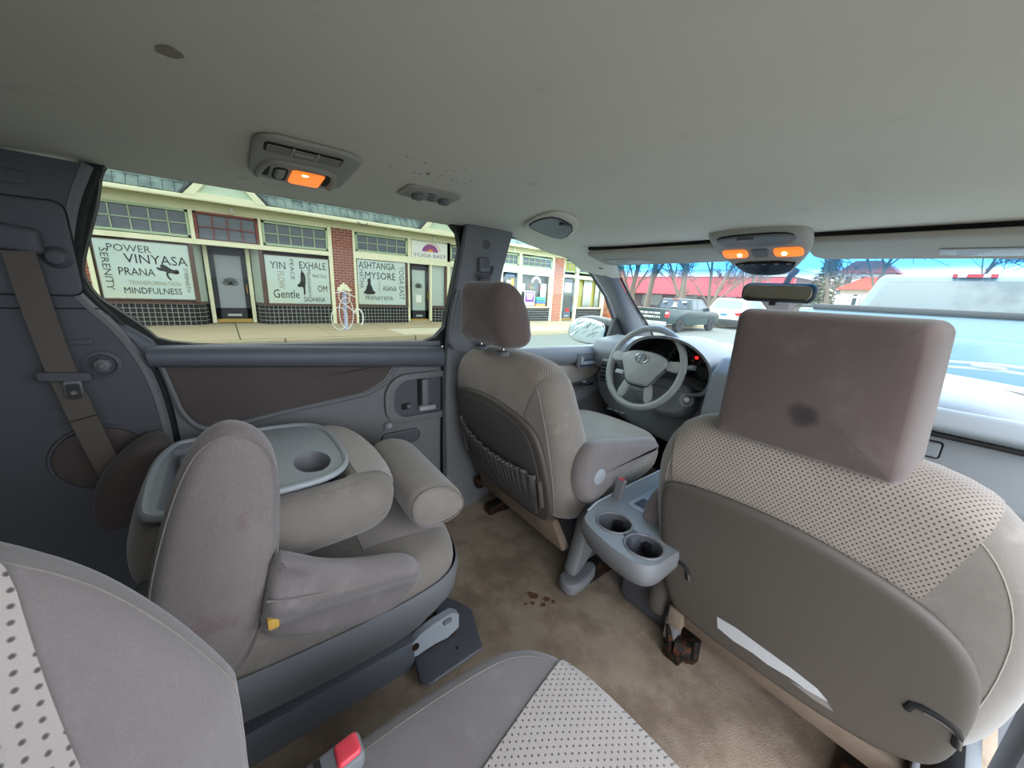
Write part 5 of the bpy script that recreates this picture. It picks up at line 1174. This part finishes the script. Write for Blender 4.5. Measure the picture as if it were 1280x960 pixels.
# lower carpeted flap, base frame, rails
MB().add([Vector(M1(a, b, -.5)) + Vector((0, dy, 0)) for a, b, dy in ((-.205, .175, -.018), (.25, .175, -.018), (.25, .095, .0), (-.205, .10, .0), (-.205, .175, .02), (.25, .175, .02), (.25, .095, .06), (-.205, .10, .06))],
         [(0, 1, 2, 3), (4, 7, 6, 5), (0, 4, 5, 1), (1, 5, 6, 2), (2, 6, 7, 3), (3, 7, 4, 0)]).build('carpet_flap', 'carpet_band', ps, bevel=.006)
MB().box((.195, .885, .105), (.235, .925, .165)).build('carpet_tab', 'carpet_band', ps, bevel=.006)
pillow('recliner_cover', smooth([(1.02, .36), (1.0, .24), (.96, .12), (.90, .07), (.89, .16), (.93, .30), (.97, .38)], 2), lambda a, b, c: (.125 + .05 * (c + .5), a + .0, b), 'plastic_taupe', ps, r=.015, fill=3)
MB().box((.19, .89, .05), (.225, .93, .12)).build('frame_bracket', 'plastic', ps, bevel=.005)
sm = MB(); sm.lathe([(.028, 0), (.028, .04), (.02, .045)], (.225, .90, .045), (1, .3, 0), 14); sm.tube([(.20, .90, .10), (.22, .89, .03), (.25, .90, .02)], .012, 8); sm.tube([(.27, .92, .09), (.275, .91, .04), (.26, .93, .0)], .011, 8)
sm.build('seat_mechanism', 'metal_dark', ps)
for x in (.20, .58): MB().box((x, .88, .0), (x + .05, 1.45, .04)).build('seat_rail', 'metal_dark', ps, bevel=.006)
MB().box((.655, .86, .02), (.665, 1.25, .20)).build('side_frame', 'plastic', ps, bevel=.003); MB().box((.71, .90, .0), (.73, 1.25, .22)).build('side_frame', 'plastic_light', ps, bevel=.004); MB().box((.668, .90, .06), (.708, .93, .15)).build('frame_strap', 'metal_dark', ps, bevel=.003)
cu = smooth([(-.26, 1.0), (-.27, 1.3), (-.24, 1.48), (-.1, 1.52), (.1, 1.52), (.24, 1.48), (.27, 1.3), (.26, 1.0)], 2)
pillow('cushion', cu, lambda a, b, c: (.415 + a, b, .29 + .16 * c + .10 * (b - 1.0)), 'velour_light', ps, r=.05, fill=6, cf=.1)
pillow('armrest', smooth([(.90, .36), (.885, .43), (.90, .50), (.95, .545), (1.05, .53), (1.25, .50), (1.26, .46), (1.1, .43), (1.0, .38), (.95, .34)], 2), lambda a, b, c: (.065 + .06 * (c + .5), a, b - .08), 'velour_mauve', ps, r=.025, fill=5)
def headrest(par, cx, yb0, z0, z1, wb, wt, matl, depth=.115, lean=.0, side=None, rake=.12, rr=.022, dcf=.12):
    """padded headrest: near-flat back, bulged front; narrower at the top"""
    H = z1 - z0; R_ = max(.020, rr * 1.1)
    o2 = [(a * (1 + (wt / wb - 1) * (b / H)), b) for a, b in rrect(wb, H, [R_, R_, R_ * 1.05, R_ * 1.05], 8, 0, H / 2)]
    o2 = dens(o2, .014)
    def mp(a, b, c):
        t = max(0, b / H); d = depth * (1 - .42 * max(0, t - .45) ** 1.3 * 1.6) 
        return (cx + a * (1 + .10 * (c + .5)), yb0 + rake * (t - .5) * H + (c + .5) * d + lean, z0 + b)
    h = pillow('headrest', o2, mp, matl, par, r=rr, rc=.40, fill=7, prof=6, cf=.12, cb=.05, center=(0, H * .5))
    return h, mp
h1, hm1 = headrest(ps, .390, .795, .712, .980, .295, .268, 'velour_brown', .16, rake=-.10, rr=.017)
def stainspot(mp, a, b, r, par, matl): 
    pass
for s in (-1, 1): MB().tube([(.385 + s * .07, .86, .70), (.385 + s * .07, .86, .77)], .006, 8).build('headrest_post', 'chrome', ps)
# ---------- driver seat
ds = thing('driver_seat', 'taupe cloth driver seat with gathered map pocket and fold-down armrest', 'car seat', (-.41, .95, .02))
M2 = seatback_map(-.412, .838, -.22, .79, .21, .12, zb=.2)
b2 = dens(smooth([(-.24, .235), (-.285, .34), (-.30, .49), (-.295, .64), (-.26, .745), (-.17, .787), (0, .795), (.17, .787), (.255, .745), (.29, .64), (.30, .49), (.30, .34), (.27, .225)], 2), .02)
pillow('backrest', b2, M2, 'velour', ds, r=.05, rc=.42, fill=8, prof=6, center=(0, .5), cf=.12)
pillow('fabric_insert', b2, M2, 'perforated_velour', ds, r=.05, rc=.42, fill=8, prof=6, center=(0, .5), cf=.12, grow=.0022,
       cuts=[((0, .56, 0), (0, -1, 0)), ((-.275, .6, 0), (-1, -.10, 0)), ((.165, .60, 0), (.9, -.35, 0)), ((.21, .73, 0), (1, -.5, 0)), ((0, 0, .30), (0, 0, 1))], label='perforated cloth band over the top of the backrest')
mat('sweat_stain', (96, 84, 80), .95)
p2 = dens(smooth([(-.22, .235), (-.255, .33), (-.268, .48), (-.268, .585), (-.24, .620), (-.12, .637), (.03, .637), (.175, .605), (.228, .555), (.250, .45), (.258, .34), (.245, .27), (.20, .235), (.0, .228)], 2), .02)
def Mq(a, b, c): p = M2(a, b, -.5); return (p[0], p[1] + .002 - .022 * (c + .5), p[2])
pn2 = pillow('back_panel', p2, Mq, 'plastic_taupe', ds, r=.014, rc=.5, fill=2, cf=0, center=(0, .42), prof=4)
p2i = [(a * .86 + .0, .42 + (b - .42) * .88) for a, b in p2]
def Mr(a, b, c, h=0.0): p = M2(a, b, -.5); return (p[0], p[1] - .0195 - .004 * (c + .5) - h, p[2])
mat('panel_inner_grey', (84, 80, 80), .6, var=.04, vs=6, bst=.1, bscale=900, bdist=.0005)  # the plastic's own dark grey, shared by inner panel and map pocket
pillow('inner_panel', p2i, Mr, 'panel_inner_grey', pn2, r=.006, fill=3, center=(0, .42))
# gathered pocket
def pock(u, v):
    a = -.215 + .43 * u - .0; top = .475 - .035 * (u) - .028 * sin(pi * u); bot = .262 + .03 * (1 - u) - .012 * sin(pi * u) + .0
    if u > .9: top -= .01
    b = bot + (top - bot) * v
    g = .014 * abs(sin(u * 46 + 2 * sin(u * 9))) * (v ** 2.2) + .03 * sin(pi * u) ** .5 * (.25 + .75 * v) * (.6 + .4 * sin(pi * v))
    p = M2(a * (1 - .12 * (1 - v)), b, -.5); return (p[0], p[1] - .0265 - g, p[2])
m = MB(); m.grid(110, 14, pock); m.build('map_pocket', 'panel_inner_grey', ds, sharp=180, solid=.003, label='elasticated map pocket with gathered top')
seamline('pocket_hem', [Vector(pock(k / 60, 1)) for k in range(61)], .0045, 'panel_inner_grey', ds)
for a in (-.235, .225):
    q = [Vector(Mr(a + .0, z, .5, .004)) for z in (.50 if a < 0 else .42, .46 if a < 0 else .385, .34 if a < 0 else .32)]
    MB().tube(q, .0085, 8).build('panel_clip', 'plastic_taupe', ds)
MB().add([Vector(M2(a, b, -.5)) + Vector((0, dy, 0)) for a, b, dy in ((-.235, .25, .0), (.235, .25, .0), (.262, .135, .01), (-.235, .150, .01), (-.235, .25, .03), (.235, .25, .03), (.262, .135, .05), (-.235, .150, .05))],
         [(0, 1, 2, 3), (4, 7, 6, 5), (0, 4, 5, 1), (1, 5, 6, 2), (2, 6, 7, 3), (3, 7, 4, 0)]).build('carpet_flap', 'carpet_band', ds, bevel=.006)
seam_ring('seam', b2, .044, .05, .42, M2, 'velour_light', ds, .0, 1.0, .0012, -1)

h2, hm2 = headrest(ds, -.445, .635, .812, 1.015, .285, .235, 'velour_brown', .13, rake=-.08, rr=.045)
for s in (-1, 1):
    MB().tube([(-.445 + s * .065, .70, .79), (-.445 + s * .065, .70, .84)], .0055, 8).build('headrest_post', 'chrome', ds)
    MB().lathe([(.022, 0), (.020, .012), (.012, .016)], (-.445 + s * .065, .70, .786), (0, 0, 1), 16).build('post_sleeve', 'plastic_dark', ds)
cu2 = smooth([(-.26, .98), (-.27, 1.25), (-.24, 1.42), (-.1, 1.46), (.1, 1.46), (.24, 1.42), (.27, 1.25), (.26, .98)], 2)
pillow('cushion', cu2, lambda a, b, c: (-.41 + a, b, .31 + .15 * c + .10 * (b - 1.0)), 'velour_light', ds, r=.05, fill=6, cf=.12)
ao = dens(smooth([(.79, .40), (.775, .46), (.79, .525), (.84, .555), (.92, .545), (1.05, .520), (1.17, .500), (1.215, .475), (1.20, .44), (1.10, .425), (1.0, .40), (.93, .375), (.88, .345), (.83, .345)], 2), .02)
ar = pillow('armrest', ao, lambda a, b, c: (-.10 + .065 * (c), a, b), 'velour_mauve', ds, r=.028, rc=.5, fill=6, prof=5, center=(.87, .45))
MB().lathe([(.026, 0), (.026, .004), (.022, .006)], (-.068, .858, .447), (1, 0, 0), 26).build('pivot_cap', 'plastic_light', ar)
pillow('recliner_cover', smooth([(.835, .20), (.85, .29), (.90, .325), (.955, .30), (.95, .22), (.90, .13), (.84, .075), (.80, .08), (.82, .14)], 2), lambda a, b, c: (-.135 + .05 * (c + .5), a, b), 'plastic', ds, r=.015, fill=4)
MB().box((-.66, .90, .05), (-.13, 1.4, .20)).build('seat_base', 'plastic_dark', ds, bevel=.02)
pillow('rail_foot', smooth([(-.135, .78), (-.065, .78), (-.06, .85), (-.08, .93), (-.12, .93), (-.145, .85)], 1), lambda a, b, c: (a, b, .03 + .04 * (c + .5) + .10 * max(0, b - .86)), 'plastic', ds, r=.008, fill=3)
MB().box((-.14, .84, .0), (-.09, 1.4, .06)).build('seat_rail', 'metal_dark', ds, bevel=.005); MB().box((-.66, .84, .0), (-.61, 1.4, .05)).build('seat_rail', 'metal_dark', ds, bevel=.005)
MB().lathe([(.03, 0), (.03, .02), (.02, .03)], (-.69, .84, .14), (-.3, -1, 0), 14).build('seat_mechanism', 'metal_dark', ds)
bkl = thing('belt_buckle_stalk', 'upright grey seat belt buckle between driver seat and console', 'buckle', (-.03, .93, .33))
def bmap(a, b, c, o=Vector((-.032, .905, .325)), t=.22): return (o.x + a, o.y + b * t + .018 * c, o.z + b)
pillow('buckle_body', rrect(.032, .095, .006, 4, 0, .06), bmap, 'plastic', bkl, r=.004, fill=3)
MB().tube([(-.04, .90, .26), (-.032, .905, .335)], .009, 8).build('stalk', 'rubber_black', bkl)
MB().box((-.042, .926, .430), (-.024, .934, .4335)).build('release_button', 'red_plastic', bkl)
# ---------- centre console tray
cn = thing('center_console', 'grey tray console with two cup holders between the front seats', 'console', (.09, .95, .2))
co_ = smooth([(-.03, .765), (-.015, .740), (.03, .722), (.11, .708), (.18, .712), (.208, .74), (.212, .80), (.21, 1.35), (-.06, 1.35), (-.055, .85)], 2)
cups = [(.045, .800, .046), (.150, .782, .046)]
holes = [[(x + r * cos(2 * pi * k / 28), y + r * sin(2 * pi * k / 28)) for k in range(28)] for x, y, r in cups]
CZ = .372
plate(dens(co_, .03), holes, lambda a, b, h: (a, b, CZ + h), .012, 'tray_top', 'tray_grey', cn)
m = MB(); oo = dens(co_, .03); L = len(oo); cx_, cy_ = .09, 1.0
rows = []
for s, z in ((1.0, CZ), (1.025, CZ - .008), (1.03, CZ - .035), (.98, CZ - .06), (.93, CZ - .068)): rows.append([(cx_ + (a - cx_) * s, cy_ + (b - cy_) * (s if b < 1 else 1), z + .05 * (b - .8) * (s < 1.0)) for a, b in oo])
m.add([p for r in rows for p in r], [(k * L + i, k * L + (i + 1) % L, (k + 1) * L + (i + 1) % L, (k + 1) * L + i) for k in range(len(rows) - 1) for i in range(L)]); m.build('tray_side', 'plastic', cn, sharp=60)
for x, y, r in cups:
    m = MB(); n_ = 28; rr_ = [(r, CZ), (r * .97, CZ - .01), (r * .9, CZ - .07), (.001, CZ - .072)]
    m.add([(x + q * cos(2 * pi * k / n_), y + q * sin(2 * pi * k / n_), z) for q, z in rr_ for k in range(n_)], [(j * n_ + k, j * n_ + (k + 1) % n_, (j + 1) * n_ + (k + 1) % n_, (j + 1) * n_ + k) for j in range(3) for k in range(n_)])
    cpo = m.build('cup_holder', 'plastic_dark', cn)
    seamline('rim', [(x + (r + .002) * cos(2 * pi * k / n_), y + (r + .002) * sin(2 * pi * k / n_), CZ + .001) for k in range(n_)], .003, 'plastic', cpo, closed=True)
    for a in (1.9, 4.2, 5.6): MB().box((x + r * .75 * cos(a) - .008, y + r * .75 * sin(a) - .008, CZ - .04), (x + r * .75 * cos(a) + .012, y + r * .75 * sin(a) + .012, CZ - .014)).build('grip_tab', 'rubber_black', cpo, bevel=.003)
MB().box((.085, .775, CZ - .05), (.12, .82, CZ + .002)).build('cup_divider', 'plastic_dark', cn, bevel=.004)
plate(rrect(.17, .30, .02, 4, .09, 1.06), [], lambda a, b, h: (a, b, CZ + .002 + h), .002, 'tray_mat', 'dash_top', cn); MB().box((.02, .93, CZ + .001), (.15, .98, CZ + .004)).build('tray_recess', 'plastic_dark', cn, bevel=.001)
seamline('bright_rim', [(a, b, CZ + .003) for a, b in ((-.035, .78), (-.05, .84), (-.055, 1.0), (-.058, 1.3))], .003, 'plastic_light', cn)
MB().box((.0, .95, .0), (.18, 1.3, .26)).build('console_leg', 'plastic_dark', cn, bevel=.02)
# ================================================================ LEFT SECOND-ROW SEAT, FOLDED
fs_ = thing('folded_seat', 'grey second-row seat by the sliding door, backrest folded flat forward', 'car seat', (-.41, .1, .02))
fb = dens(smooth([(-.235, -.19), (-.255, -.08), (-.255, .12), (-.235, .245), (-.17, .30), (.0, .315), (.16, .30), (.225, .25), (.235, .12), (.225, -.10), (.205, -.18), (.10, -.20), (-.15, -.205)], 2), .02)
cupo = [(-.378 + .062 * cos(t), .128 + .04 * sin(t)) for t in [2 * pi * k / 30 for k in range(30)]]
boxo = rrect(.33, .115, .025, 5, -.46, -.088)
def MF(a, b, c):
    z = .548 + .006 * b - .07 + .14 * c
    if c > 0:
        z -= .10 * max(0, b - .21) * 2 * c
        ins = max(abs(a + .025) / .19, abs(b - .02) / .17); z -= .07 * min(1, max(0, (1.0 - ins) / .15))
    return (-.44 + a, b, z)
pillow('backrest', fb, MF, 'velour', fs_, r=.045, rc=.46, fill=22, prof=6, center=(-.02, .03))
pillow('fabric_insert', [(a, b) for a, b in fb], MF, 'perforated_light', fs_, r=.045, rc=.46, fill=22, prof=6, center=(-.02, .03), grow=.002, cuts=[((0, .205, 0), (0, -1, 0)), ((.165, .2, 0), (1, 0, 0)), ((-.2, .2, 0), (-1, 0, 0)), ((0, 0, .15), (0, 0, -1))], label='perforated cloth strip on the folded backrest')
sh = dens(smooth([(-.215, -.15), (-.235, -.12), (-.235, .10), (-.205, .18), (-.13, .205), (.05, .21), (.13, .195), (.17, .15), (.178, .08), (.180, -.10), (.165, -.155), (.12, -.17), (-.10, -.175)], 2), .02)
sh = [(-.44 + a, b) for a, b in sh]
shell = plate(sh, [cupo, boxo], lambda a, b, h: (a, b, .560 + h), .004, 'hard_back_tray', 'plastic_light', fs_)
seamline('tray_rim', [(a * .98 - .44 * .02, b * .98, .560) for a, b in sh], .0075, 'plastic_light', shell, 8, True)
mat('recess_grey', (128, 128, 134), .5)
def recess(outl, depth, name):
    n_ = len(outl); cxx = sum(p[0] for p in outl) / n_; cyy = sum(p[1] for p in outl) / n_; m = MB(); rr_ = []; prof = ((1.0, .560), (.97, .5585), (.94, .552), (.92, .56 - depth + .01), (.86, .56 - depth), (.01, .56 - depth))
    for s, z in prof: rr_ += [(cxx + (a - cxx) * s, cyy + (b - cyy) * s, z) for a, b in outl]
    m.add(rr_, [(j * n_ + k, j * n_ + (k + 1) % n_, (j + 1) * n_ + (k + 1) % n_, (j + 1) * n_ + k) for j in range(len(prof) - 1) for k in range(n_)]); return m.build(name, 'recess_grey', shell, sharp=50)
recess(cupo, .045, 'cup_recess'); recess(boxo, .035, 'tray_recess')
for k in range(2): MB().box((-.60 + .03 * k, -.13, .53), (-.585 + .03 * k, -.10, .552)).build('clip', 'plastic', shell, bevel=.003)
# cushion below
fc = dens(smooth([(-.30, -.18), (-.31, .25), (-.28, .38), (-.20, .44), (.0, .455), (.16, .445), (.26, .40), (.30, .30), (.30, .05), (.28, -.15), (.1, -.20), (-.2, -.20)], 2), .02)
MC = lambda a, b, c: (-.41 + a, b, .30 + .05 * 2 * c * .5 + .02 * (c > 0) - .0 + .015 * c)
def MC(a, b, c): return (-.41 + a, b, .295 + .13 * c - .08 * max(0, b - .25) ** 1.0 * (c + .5) + .0)
pillow('cushion', fc, MC, 'velour', fs_, r=.05, rc=.48, fill=7, prof=6, cf=.05)
pillow('cushion_insert', fc, MC, 'perforated_light', fs_, r=.05, rc=.48, fill=7, prof=6, cf=.05, grow=.002, cuts=[((0, .2, 0), (0, -1, 0)), ((.17, .2, 0), (1, 0, 0)), ((-.17, .2, 0), (-1, 0, 0)), ((0, .42, 0), (0, 1, 0)), ((0, 0, .2), (0, 0, -1))], label='perforated cloth centre of the cushion')
# plastic base shell of the seat
rowsb = []
for g, z in ((.006, .292), (.012, .275), (.006, .22), (-.012, .19), (-.014, .183), (-.024, .18), (-.045, .13)):
    rowsb.append([(-.41 + a * (1 + g / .3), b * (1 + g / .45) if b > 0 else b, z - .03 * max(0, b - .3)) for a, b in fc])
Lf = len(fc); m = MB().add([p for r in rowsb for p in r], [(k * Lf + i, k * Lf + (i + 1) % Lf, (k + 1) * Lf + (i + 1) % Lf, (k + 1) * Lf + i) for k in range(len(rowsb) - 1) for i in range(Lf)] + [tuple((len(rowsb) - 1) * Lf + i for i in range(Lf))])
m.build('seat_base', 'plastic', fs_, sharp=50)
# folded headrest
ho = dens(smooth([(.322, .40), (.312, .455), (.33, .49), (.38, .50), (.44, .475), (.475, .43), (.47, .395), (.43, .375), (.36, .375)], 2), .012)
pillow('headrest', ho, lambda a, b, c: (-.375 + .37 * c * (1 - .25 * max(0, (a - .36) / .12) * 0), a - .015 * (c + .5), b + .012), 'velour', fs_, r=.022, rc=.09, fill=5, prof=5, center=(.39, .44), cf=.03, cb=.03)
seamline('piping', [(-.375 + .181, .395 + (a - .395) * .9 - .0145, .435 + (b - .435) * .9 + .012) for a, b in ho], .0015, 'velour_mauve', fs_, closed=True)
# upright inboard armrest
aro = dens(smooth([(-.16, .40), (-.15, .50), (-.115, .62), (-.075, .72), (-.045, .755), (-.01, .765), (.03, .735), (.045, .68), (.038, .58), (.02, .47), (-.005, .38), (-.045, .30), (-.09, .27), (-.14, .31)], 2), .02)
mat('corduroy', (132, 122, 120), .95, var=.12, vs=8, fine=.25, fs=1.0, bst=.5, bscale=1.0, bdist=.0015, sheen=.35, spec=.2, stretch=(200, 700, 160), stain=((110, 84, 80), 14, .52, .72, .5))
arm = pillow('raised_armrest', aro, lambda a, b, c: (-.16 + .085 * (c) + .0, a, b), 'corduroy', fs_, r=.03, rc=.5, fill=7, prof=6, center=(-.04, .52), cf=.1, label='tall upright armrest pad with corded cloth')
seamline('piping', [(-.122, -.04 + (a + .04) * .955, .52 + (b - .52) * .955) for a, b in aro], .0012, 'corduroy', fs_, closed=True)
seam_ring('seam', fb, .03, .045, .46, MF, 'velour_mauve', fs_, 0, 1, .0010)
# loose side flap with the folds
flo = [(-.02, .36), (.0, .45), (.02, .525), (.055, .50), (.10, .465), (.17, .435), (.235, .418), (.275, .395), (.295, .355), (.285, .318), (.24, .30), (.17, .298), (.10, .312), (.04, .335)]
fls = dens(smooth(flo, 2), .012)
def flm(a, b, c):
    ridge = .010 * sin((b - .30) * 62 + a * 10) * (b < .5) + .006 * sin(a * 70 + b * 30) * max(0, 1 - (a + .02) / .10)
    return (-.118 + .05 * c + ridge * (c > 0) - .0 * a, a, b)
pillow('side_bolster', fls, flm, 'velour_mauve', fs_, r=.02, rc=.48, fill=9, prof=5, center=(.13, .38))
seamline('bolster_seam', [(-.087 + .002, .0 + .27 * t, .455 - .075 * t ** .8) for t in [k / 14 for k in range(15)]], .0016, 'velour', fs_)
MB().box((-.10, -.004, .392), (-.084, .014, .415)).build('foam_tear', 'yellow', fs_, bevel=.004, label='small patch of exposed yellow foam')
pillow('hinge_cover', smooth([(-.20, .28), (-.20, .46), (-.13, .48), (-.10, .38), (-.12, .28)], 2), lambda a, b, c: (-.22 + .06 * c, a, b), 'plastic', fs_, r=.015, fill=3)
pillow('outer_armrest', smooth([(-.32, .36), (-.30, .50), (-.20, .60), (-.14, .58), (-.16, .46), (-.22, .36)], 2), lambda a, b, c: (-.68 + .09 * c, a, b), 'velour_dark', fs_, r=.02, fill=4)
# metal latch and rail cover
br = plate(dens([(.27, .075), (.31, .105), (.35, .115), (.405, .118), (.425, .10), (.425, .055), (.39, .04), (.35, .045), (.30, .04), (.275, .05)], .02), [], lambda a, b, h: (-.165 + h + .0 * a, a, b), .02, 'latch_bracket', 'plastic_light', fs_, bevel=.004)
MB().lathe([(.010, 0), (.010, .004)], (-.165, .295, .075), (1, 0, 0), 14).build('rivet', 'metal_dark', br); MB().box((-.17, .375, .095), (-.158, .40, .108)).build('clip', 'plastic', br, bevel=.003)
MB().box((-.20, .31, .02), (-.17, .42, .09)).build('latch_hook', 'metal_dark', fs_, bevel=.006)
rc_ = thing('rail_cover', 'flat grey plastic floor cover in front of the folded seat', 'cover', (-.2, .42, .02))
pillow('cover', dens([(-.34, .44), (-.245, .49), (-.215, .50), (-.09, .46), (-.085, .30), (-.11, .28), (-.20, .30), (-.205, .36), (-.26, .40)], .02), lambda a, b, c: (a, b, .02 + .012 * (c + .5)), 'plastic_dark', rc_, r=.006, fill=2)
MB().lathe([(.004, 0), (.004, .002)], (-.13, .40, .032), n=10).build('screw', 'metal_dark', rc_)
MB().box((-.68, -.15, .0), (-.16, .30, .10)).build('floor_frame', 'plastic_dark', fs_, bevel=.02)
# ================================================================ NEAR (RIGHT) SECOND-ROW SEAT
ns = thing('second_row_seat', 'grey second-row seat in the foreground with a perforated cushion centre', 'car seat', (.44, .1, .02))
nc = dens(smooth([(.185, -.12), (.168, .10), (.175, .28), (.20, .345), (.25, .385), (.34, .405), (.54, .405), (.64, .385), (.69, .33), (.70, .10), (.69, -.12)], 2), .015)
def MN(a, b, c): return (a, b, .372 + .11 * c + .0 * b - .05 * max(0, b - .28) * (c + .5))
pillow('cushion', nc, MN, 'velour_mauve', ns, r=.04, rc=.48, fill=9, prof=7, center=(.44, .14), cf=.06)
pillow('cushion_insert', nc, MN, 'perforated_light', ns, r=.04, rc=.48, fill=9, prof=7, center=(.44, .14), cf=.06, grow=.002,
       cuts=[((.262, .37, 0), (-1, -.26, 0)), ((.62, .2, 0), (1, 0, 0)), ((0, 0, .1), (0, 0, -1)), ((0, -.05, 0), (0, -1, 0))], label='perforated cloth centre of the cushion')
def npt(a, b, h=.003): return (a, b, .372 + .055 + .0055 * (1 - ((a - .44) / .25) ** 2) - .05 * max(0, b - .28) + h)
rb_ = [(a * 1.0, b) for a, b in nc]; m = MB(); Ln = len(nc); rws = []
for s, z in ((1.0, .335), (1.01, .30), (1.0, .20), (.94, .14)): rws.append([(.44 + (a - .44) * s, .14 + (b - .14) * s, z) for a, b in nc])
m.add([p for r in rws for p in r], [(k * Ln + i, k * Ln + (i + 1) % Ln, (k + 1) * Ln + (i + 1) % Ln, (k + 1) * Ln + i) for k in range(3) for i in range(Ln)] + [tuple(3 * Ln + i for i in range(Ln))]); m.build('seat_base', 'plastic', ns, sharp=50)
MB().box((.24, -.1, .0), (.64, .28, .16)).build('floor_frame', 'plastic_dark', ns, bevel=.02)
nb = dens(smooth([(-.22, .0), (-.225, .10), (-.245, .22), (-.25, .32), (-.242, .40), (-.205, .475), (-.11, .52), (0, .53), (.11, .52), (.205, .475), (.242, .40), (.25, .30), (.245, .10), (.22, .0)], 3), .012)
def MB2(a, b, c):
    yf = -.078 - .45 * (b - .24) if b > .24 else -.078 + .10 * (.24 - b); bol = .085 * max(0, (abs(a) - .12) / .13) ** 1.4 * (c > 0) * min(1, b / .12 + .2)
    return (.455 + a, yf + bol - .17 * (.5 - c), .42 + b)
pillow('backrest', nb, MB2, 'velour_mauve', ns, r=.05, rc=.42, fill=10, prof=8, center=(0, .25))
pillow('backrest_insert', nb, MB2, 'perforated_light', ns, r=.05, rc=.42, fill=10, prof=8, center=(0, .25), grow=.0022,
       cuts=[((-.160, .33, 0), (-1, -.45, 0)), ((.160, .33, 0), (1, -.45, 0)), ((0, 0, .2), (0, 0, -1)), ((0, .44, 0), (0, 1, 0))], label='perforated cloth centre of the backrest')
seam_ring('seam', nb, .032, .05, .42, MB2, 'velour', ns, .0, 1.0, .0006)
seam_ring('seam', nc, .034, .04, .48, MN, 'velour', ns, .0, 1.0, .0006)
rbk = thing('seat_belt_buckle', 'seat belt buckle with bright red release on the near seat cushion edge', 'buckle', (.215, .05, .44))
def bk_(a, b, c): return (.222 + a, .045 + b, .458 + .022 * c + .15 * b)
pillow('buckle_body', rrect(.034, .075, .008, 5, 0, -.012), bk_, 'plastic', rbk, r=.004, fill=3)
pillow('release_button', rrect(.026, .026, .005, 4, 0, .009), lambda a, b, c: (lambda p: (p[0], p[1], p[2] + .009))(bk_(a, b, c * .6)), 'red_plastic', rbk, r=.003, fill=2, label='bright red release button')
MB().box((.212, .020, .466), (.232, .027, .4705)).build('buckle_slot', 'black_gap', rbk)
# small lamp inside the housings (lit map and dome lamps)
def lamp(name, loc, e, col, r=.01):
    l = bpy.data.lights.new(name, 'POINT'); l.energy = e; l.color = col; l.shadow_soft_size = r
    o = bpy.data.objects.new(name, l); COL.objects.link(o); o.location = loc
#lamp('dome_bulb', (-.55, .198, 1.175), .025, (1, .62, .3)); lamp('map_bulb', (.08, 1.42, 1.13), .03, (1, .62, .3))
bake_texts()
